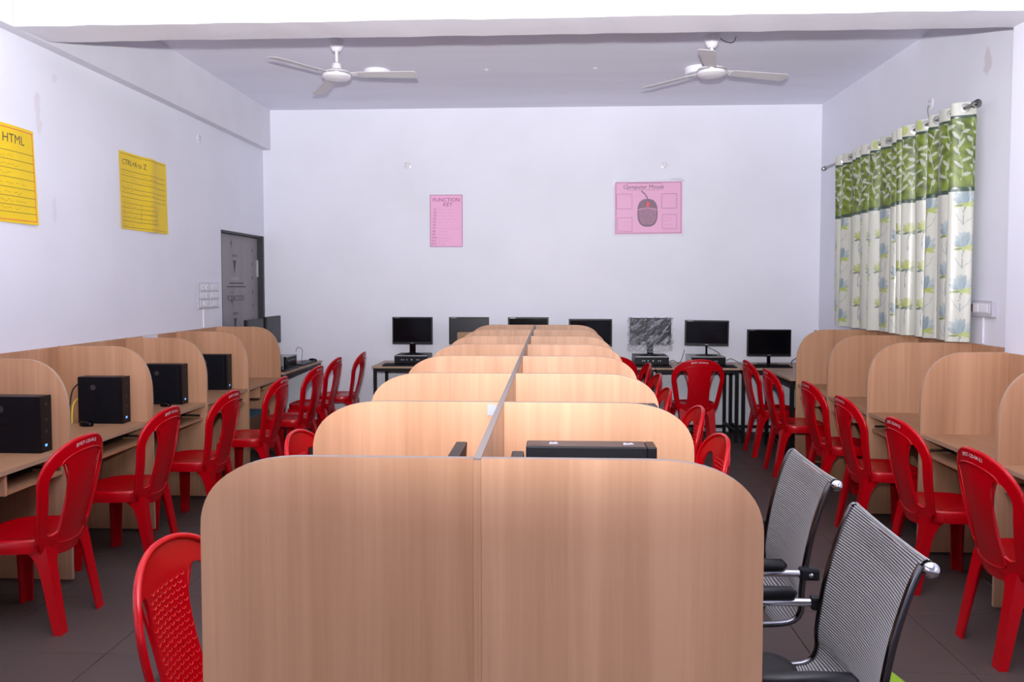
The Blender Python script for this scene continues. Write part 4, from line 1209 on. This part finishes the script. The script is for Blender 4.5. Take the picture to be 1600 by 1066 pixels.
# ------------------------------------------------------------------ ceiling fans
def ceiling_fan(label, x, y, a0):
    t = thing('ceiling_fan', label, 'fan', (x, y, ZC), 0, 'ceiling fans')
    cn = part('canopy', MB().lathe([(0.058, 0.0), (0.058, -0.02), (0.045, -0.065), (0.028, -0.085)], 20), 'fan_white', t, smooth=True)
    part('down_rod', MB().lathe([(0.012, -0.085), (0.012, -0.20)], 12), 'fan_white', t, smooth=True)
    part('rod_cup', MB().lathe([(0.016, -0.165), (0.034, -0.18), (0.042, -0.215), (0.045, -0.245)], 20), 'fan_white', t, smooth=True)
    part('motor', MB().lathe([(0.045, -0.232), (0.10, -0.242), (0.112, -0.262), (0.108, -0.285), (0.085, -0.300), (0.02, -0.305)], 32), 'fan_white', t, smooth=True)
    part('trim_ring', MB().lathe([(0.1135, -0.258), (0.1145, -0.262), (0.1135, -0.266)], 32), 'silver', t, smooth=True)
    part('vents', MB().lathe([(0.055, -0.226), (0.06, -0.233), (0.05, -0.236)], 12), 'silver', t)
    for k in range(3):
        a = a0 + 2 * PI * k / 3
        c, s = math.cos(a), math.sin(a)
        def bl(u, v, d):
            zz = -0.262 + d - v * 0.16 - 0.012 * ((u - 0.1) / 0.5)
            return (u * c - v * s, u * s + v * c, zz)
        outl = [(0.165, -0.045), (0.60, -0.066), (0.625, -0.060), (0.632, -0.04), (0.632, 0.045), (0.62, 0.056), (0.60, 0.058), (0.165, 0.045)]
        b = part('blade', MB().prism(outl, bl, -0.002, 0.002), 'fan_blade', t)
        part('bracket', MB().prism([(0.09, -0.018), (0.15, -0.025), (0.225, -0.036), (0.225, 0.036), (0.15, 0.025), (0.09, 0.018)], bl, 0.0022, 0.006), 'fan_white', b)
        mb = MB()
        for u, v in ((0.18, -0.02), (0.18, 0.02), (0.21, 0.0)):
            p = bl(u, v, -0.0035); mb.box((p[0] - 0.004, p[1] - 0.004, p[2] - 0.002), (p[0] + 0.004, p[1] + 0.004, p[2] + 0.0015))
        part('screws', mb, 'silver', b)
    return t
ceiling_fan('white ceiling fan with three spread blades on the door side', -1.675, 6.2, R(-1))
fan = ceiling_fan('white ceiling fan with one blade towards the beam, curtain side', 1.22, 6.25, R(-104))
cable('thin wire looping from the curtain-side fan canopy', [(1.275, 6.25, 3.462), (1.32, 6.24, 3.43), (1.38, 6.24, 3.425), (1.40, 6.24, 3.466)], 0.003, 'black_plastic')

# ------------------------------------------------------------------ curtain
RODX, RODZ = 2.715, 2.735
t = thing('curtain_rod', 'steel curtain rod with bell ends above the satin curtain', 'curtain rod', (RODX, 5.33, RODZ))
part('rod', MB().tube([(0, 0.0, 0), (0, 2.79, 0)], 0.0125, 12), 'steel', t, smooth=True, sharp=80)
for yy, s in ((0.0, -1), (2.79, 1)):
    part('finial', MB().lathe([(0.013, 0), (0.021, 0.004), (0.021, 0.012), (0.017, 0.016), (0.022, 0.024), (0.024, 0.055), (0.018, 0.062), (0.004, 0.064)], 16), 'steel', t, smooth=True, loc=(0, yy - s * 0.002, 0), rot=(-s * PI / 2, 0, 0))
for yy in (0.42, 2.50):
    br = part('bracket', MB().tube([(0, yy, -0.013), (0, yy, -0.03), (XR - RODX, yy, -0.03)], 0.006, 8), 'steel', t, smooth=True)
cable('bent wire hook standing up from the curtain rod', [(2.80, 6.12, 2.69), (2.795, 6.12, 2.80), (2.795, 6.14, 2.86), (2.81, 6.17, 2.90), (2.82, 6.18, 2.915)], 0.004, 'silver')

Y0c, Y1c = 5.40, 7.72
NU, NZ = 1150, 330
ZTOP, ZBOT = 2.775, 1.192
u = np.linspace(0, 1, NU)                       # 0 = end beside the pillar
waves = 14.0
ph = 2 * PI * (waves * u + 0.16 * np.sin(2 * PI * u * 2.3 + 0.7) + 0.10 * np.sin(2 * PI * u * 5.1))
zc_ = np.linspace(ZBOT, ZTOP, NZ)
U, Z = np.meshgrid(u, zc_)
PHI = np.tile(ph, (NZ, 1))
drop = (ZTOP - Z) / (ZTOP - ZBOT)
amp = (0.058 - 0.010 * drop) * (0.85 + 0.3 * np.sin(2 * PI * U * 3.1 + 1.0))
X = RODX + amp * np.sin(PHI + 0.5 * drop * np.sin(5 * U)) + 0.012 * drop * np.sin(0.5 * PHI + 2) + (0.004 + 0.004 * drop) * np.sin(2.4 * PHI + 1.3 * np.sin(7 * U))
Yc = Y0c + (Y1c - Y0c) * U + 0.012 * np.cos(PHI) + 0.02 * drop * np.sin(3.0 * U * PI) * (1 - U)
# small gathers under the two trims
def gather(z0, w): return np.exp(-np.clip(z0 - Z, 0, 9) / w) * (Z < z0)
X += 0.0035 * np.sin(PHI * 5.3) * (gather(2.675, 0.06) + gather(2.215, 0.06))
dl = np.hypot(np.diff(X[200]), np.diff(Yc[200])); S = np.r_[0, np.cumsum(dl)]      # cloth width coordinate
SC = np.tile(S, (NZ, 1))
cream = np.array([0.56, 0.565, 0.50])
COLR = np.ones((NZ, NU, 3)) * cream
r2 = np.random.default_rng(4)
def mixin(mask, col):
    global COLR
    COLR = COLR * (1 - mask[..., None]) + np.array(col) * mask[..., None]
def window(s0, z0, rs, rz):
    i0, i1 = np.searchsorted(S, [s0 - rs, s0 + rs]); j0 = int(np.clip((z0 - rz - ZBOT) / (ZTOP - ZBOT) * NZ, 0, NZ)); j1 = int(np.clip((z0 + rz - ZBOT) / (ZTOP - ZBOT) * NZ + 1, 0, NZ))
    return j0, j1, i0, i1
def petal(s0, z0, ang, ln, wd, col, strength=1.0, grad=0.0):
    j0, j1, i0, i1 = window(s0, z0, ln * 1.1, ln * 1.1)
    if j1 <= j0 or i1 <= i0: return
    ds = SC[j0:j1, i0:i1] - s0; dz = Z[j0:j1, i0:i1] - z0
    ca, sa = math.cos(ang), math.sin(ang)
    a = ds * sa + dz * ca; b = ds * ca - dz * sa
    q = a / ln
    hw_ = wd * np.sqrt(np.clip(np.sin(np.clip(q, 0, 1) * PI), 0, 1))
    m_ = ((q > 0) & (q < 1) & (np.abs(b) < hw_)).astype(float) * strength
    if grad: m_ *= (1 - grad * q)
    blk = COLR[j0:j1, i0:i1]
    COLR[j0:j1, i0:i1] = blk * (1 - m_[..., None]) + np.array(col) * m_[..., None]
def stroke(pts, wd, col, st=0.8):
    for (a, b), (c, d) in zip(pts[:-1], pts[1:]):
        L_ = math.hypot(c - a, d - b)
        petal(a, b, math.atan2(c - a, d - b), L_ * 1.15, wd, col, st)
def flower(s0, z0, sc, kind):
    if kind == 'blue': cols = [(0.25, 0.33, 0.37), (0.13, 0.21, 0.26), (0.34, 0.42, 0.45)]; leaf = (0.38, 0.45, 0.08)
    else: cols = [(0.36, 0.40, 0.08), (0.26, 0.32, 0.04), (0.45, 0.48, 0.18)]; leaf = (0.12, 0.18, 0.10)
    for k, a in enumerate((-62, 58, -38, 36, -14, 14, 0)):
        petal(s0, z0, R(a), sc * (0.075 if abs(a) > 50 else 0.098), sc * 0.016, cols[k % 3], 0.9, 0.25)
    for a in (-105, 104, -80): petal(s0, z0 + 0.004, R(a), sc * 0.065, sc * 0.010, leaf, 0.85)
    petal(s0, z0 + 0.005, R(180), sc * 0.03, 0.010, leaf, 0.8)
    petal(s0 + 0.012, z0 - 0.004, R(95), sc * 0.05, 0.005, (0.05, 0.07, 0.08), 0.8)
    stroke([(s0, z0 - 0.01), (s0 + 0.012, z0 - 0.06), (s0 + 0.008, z0 - 0.13)], 0.0035, (0.14, 0.17, 0.19), 0.75)
    if kind == 'blue':
        for sgn in (-1, 1):
            stroke([(s0 + 0.01, z0 - 0.13), (s0 + sgn * 0.04, z0 - 0.09), (s0 + sgn * 0.055, z0 - 0.05)], 0.003, (0.22, 0.25, 0.27), 0.6)
# faint wash over the cream ground
for k in range(90):
    petal(r2.uniform(0, S[-1]), r2.uniform(ZBOT, 2.2), r2.uniform(0, 6.28), r2.uniform(0.05, 0.16), r2.uniform(0.01, 0.03), (0.58, 0.61, 0.50), 0.28)
col_s = np.arange(0.07, S[-1], 0.165)
for k, s0 in enumerate(col_s):
    kind = 'blue' if k % 2 == 0 else 'green'
    for j in range(6):
        z0 = 2.10 - 0.285 * j + (0.0 if kind == 'blue' else -0.13) + (0.10 if k % 4 == 2 else 0) + r2.uniform(-0.006, 0.006)
        if z0 + 0.02 < 2.2: flower(s0 + r2.uniform(-0.01, 0.01), z0, 1.12 if kind == 'blue' else 0.82, kind)
# upper green valance with silvery leaves
band = ((Z > 2.215) & (Z < 2.68)).astype(float)
mott = 0.5 + 0.5 * np.sin(SC * 41 + 3 * np.sin(Z * 23)) * np.sin(Z * 37 + 2 * np.sin(SC * 29))
gcol = np.array([0.055, 0.085, 0.006]) * (1 - mott[..., None]) + np.array([0.19, 0.26, 0.018]) * mott[..., None]
COLR = COLR * (1 - band[..., None]) + gcol * band[..., None]
for s0 in np.arange(0.02, S[-1], 0.078):
    zz = 2.225 + r2.uniform(0, 0.03); ss = s0 + r2.uniform(-0.02, 0.02)
    pts = [(ss, zz)]
    while zz < 2.63:
        zz += r2.uniform(0.036, 0.055); ss += 0.014 * math.sin(zz * 21 + s0 * 9); pts.append((ss, zz))
        sgn = 1 if len(pts) % 2 else -1
        petal(ss, zz, R(sgn * r2.uniform(20, 80)), r2.uniform(0.04, 0.075), r2.uniform(0.008, 0.013), (0.50, 0.52, 0.45), 0.75)
    stroke(pts, 0.003, (0.42, 0.45, 0.33), 0.7)
for z0, wd in ((2.682, 0.011), (2.205, 0.014)): mixin(((Z > z0 - wd) & (Z < z0 + wd)).astype(float), (0.035, 0.07, 0.045))
for k in range(7):
    petal(col_s[min(2 * k + 1, len(col_s) - 1)] + 0.05, 2.70, R(8), 0.07, 0.03, (0.42, 0.50, 0.10), 0.8)
verts = np.stack([X, Yc, Z], -1).reshape(-1, 3)
idx = np.arange(NZ * NU).reshape(NZ, NU)
quads = np.stack([idx[:-1, :-1], idx[:-1, 1:], idx[1:, 1:], idx[1:, :-1]], -1).reshape(-1, 4)
me = bpy.data.meshes.new('curtain_cloth')
me.vertices.add(len(verts)); me.vertices.foreach_set('co', verts.astype(np.float32).ravel())
me.loops.add(quads.size); me.loops.foreach_set('vertex_index', quads.astype(np.int32).ravel())
me.polygons.add(len(quads)); me.polygons.foreach_set('loop_start', np.arange(0, quads.size, 4, dtype=np.int32))
me.update(calc_edges=True)
me.polygons.foreach_set('use_smooth', np.ones(len(quads), dtype=bool))
at = me.color_attributes.new('print', 'FLOAT_COLOR', 'POINT')
at.data.foreach_set('color', np.concatenate([COLR.reshape(-1, 3), np.ones((NZ * NU, 1))], 1).astype(np.float32).ravel())
me.materials.append(M['curtain'])
ct = thing('curtain', 'satin eyelet curtain with green leafy valance and blue flowers', 'curtain', (0, 0, 0))
obj('cloth', me, ct)
# eyelets where the cloth crosses the rod
sn = np.sin(ph)
for i in np.where(np.sign(sn[:-1]) != np.sign(sn[1:]))[0]:
    y = Y0c + (Y1c - Y0c) * u[i] + 0.012 * math.cos(ph[i])
    d = 1 if sn[i + 1] > sn[i] else -1
    k_ = NZ - 1
    tx, ty = X[k_ - 10, i + 1] - X[k_ - 10, i], Yc[k_ - 10, i + 1] - Yc[k_ - 10, i]
    ang = math.atan2(ty, tx)
    mb = MB()
    mb.rings([[(r * math.cos(a), hz, r * math.sin(a)) for a in [2 * PI * k / 18 for k in range(18)]] for r, hz in ((0.019, -0.003), (0.031, -0.002), (0.031, 0.002), (0.019, 0.003), (0.019, -0.003))], cap0=False, cap1=False)
    part('eyelet', mb, 'silver', ct, smooth=True, loc=(RODX, y, RODZ), rot=(0, 0, ang))

# ------------------------------------------------------------------ floor bits
def floor_plate(label, x, y, rz):
    t = thing('floor_socket', label, 'floor socket', (x, y, 0), rz, 'floor socket plates')
    part('plate', MB().box((-0.055, -0.075, 0.0002), (0.055, 0.075, 0.004)), 'grille', t, bevel=0.001)
    for k in range(4): part('slot', MB().box((-0.04, -0.055 + 0.032 * k, 0.0042), (0.04, -0.045 + 0.032 * k, 0.0052)), 'black_plastic', t)
floor_plate('dark floor plate beside the front middle chair on the door side', -1.53, 3.08, 0.25)
floor_plate('dark floor plate in the aisle on the curtain side', 1.43, 5.85, 0.1)
t = thing('green_scoop', 'lime green plastic scoop lying on the floor behind an office chair', 'scoop', (1.33, 3.12, 0), 0.3)
part('pan', MB().rings([[(sx * w_, y_, z_) for sx, y_, z_ in ((-1, -0.09, 0.002), (1, -0.09, 0.002), (1, 0.09, 0.002 + h_), (-1, 0.09, 0.002 + h_))] for w_, h_ in ((0.06, 0.0), (0.07, 0.012))]), 'green', t)
part('handle', MB().tube([(0, 0.085, 0.012), (0, 0.13, 0.02), (0, 0.20, 0.012)], 0.009, 8), 'green', t, smooth=True)
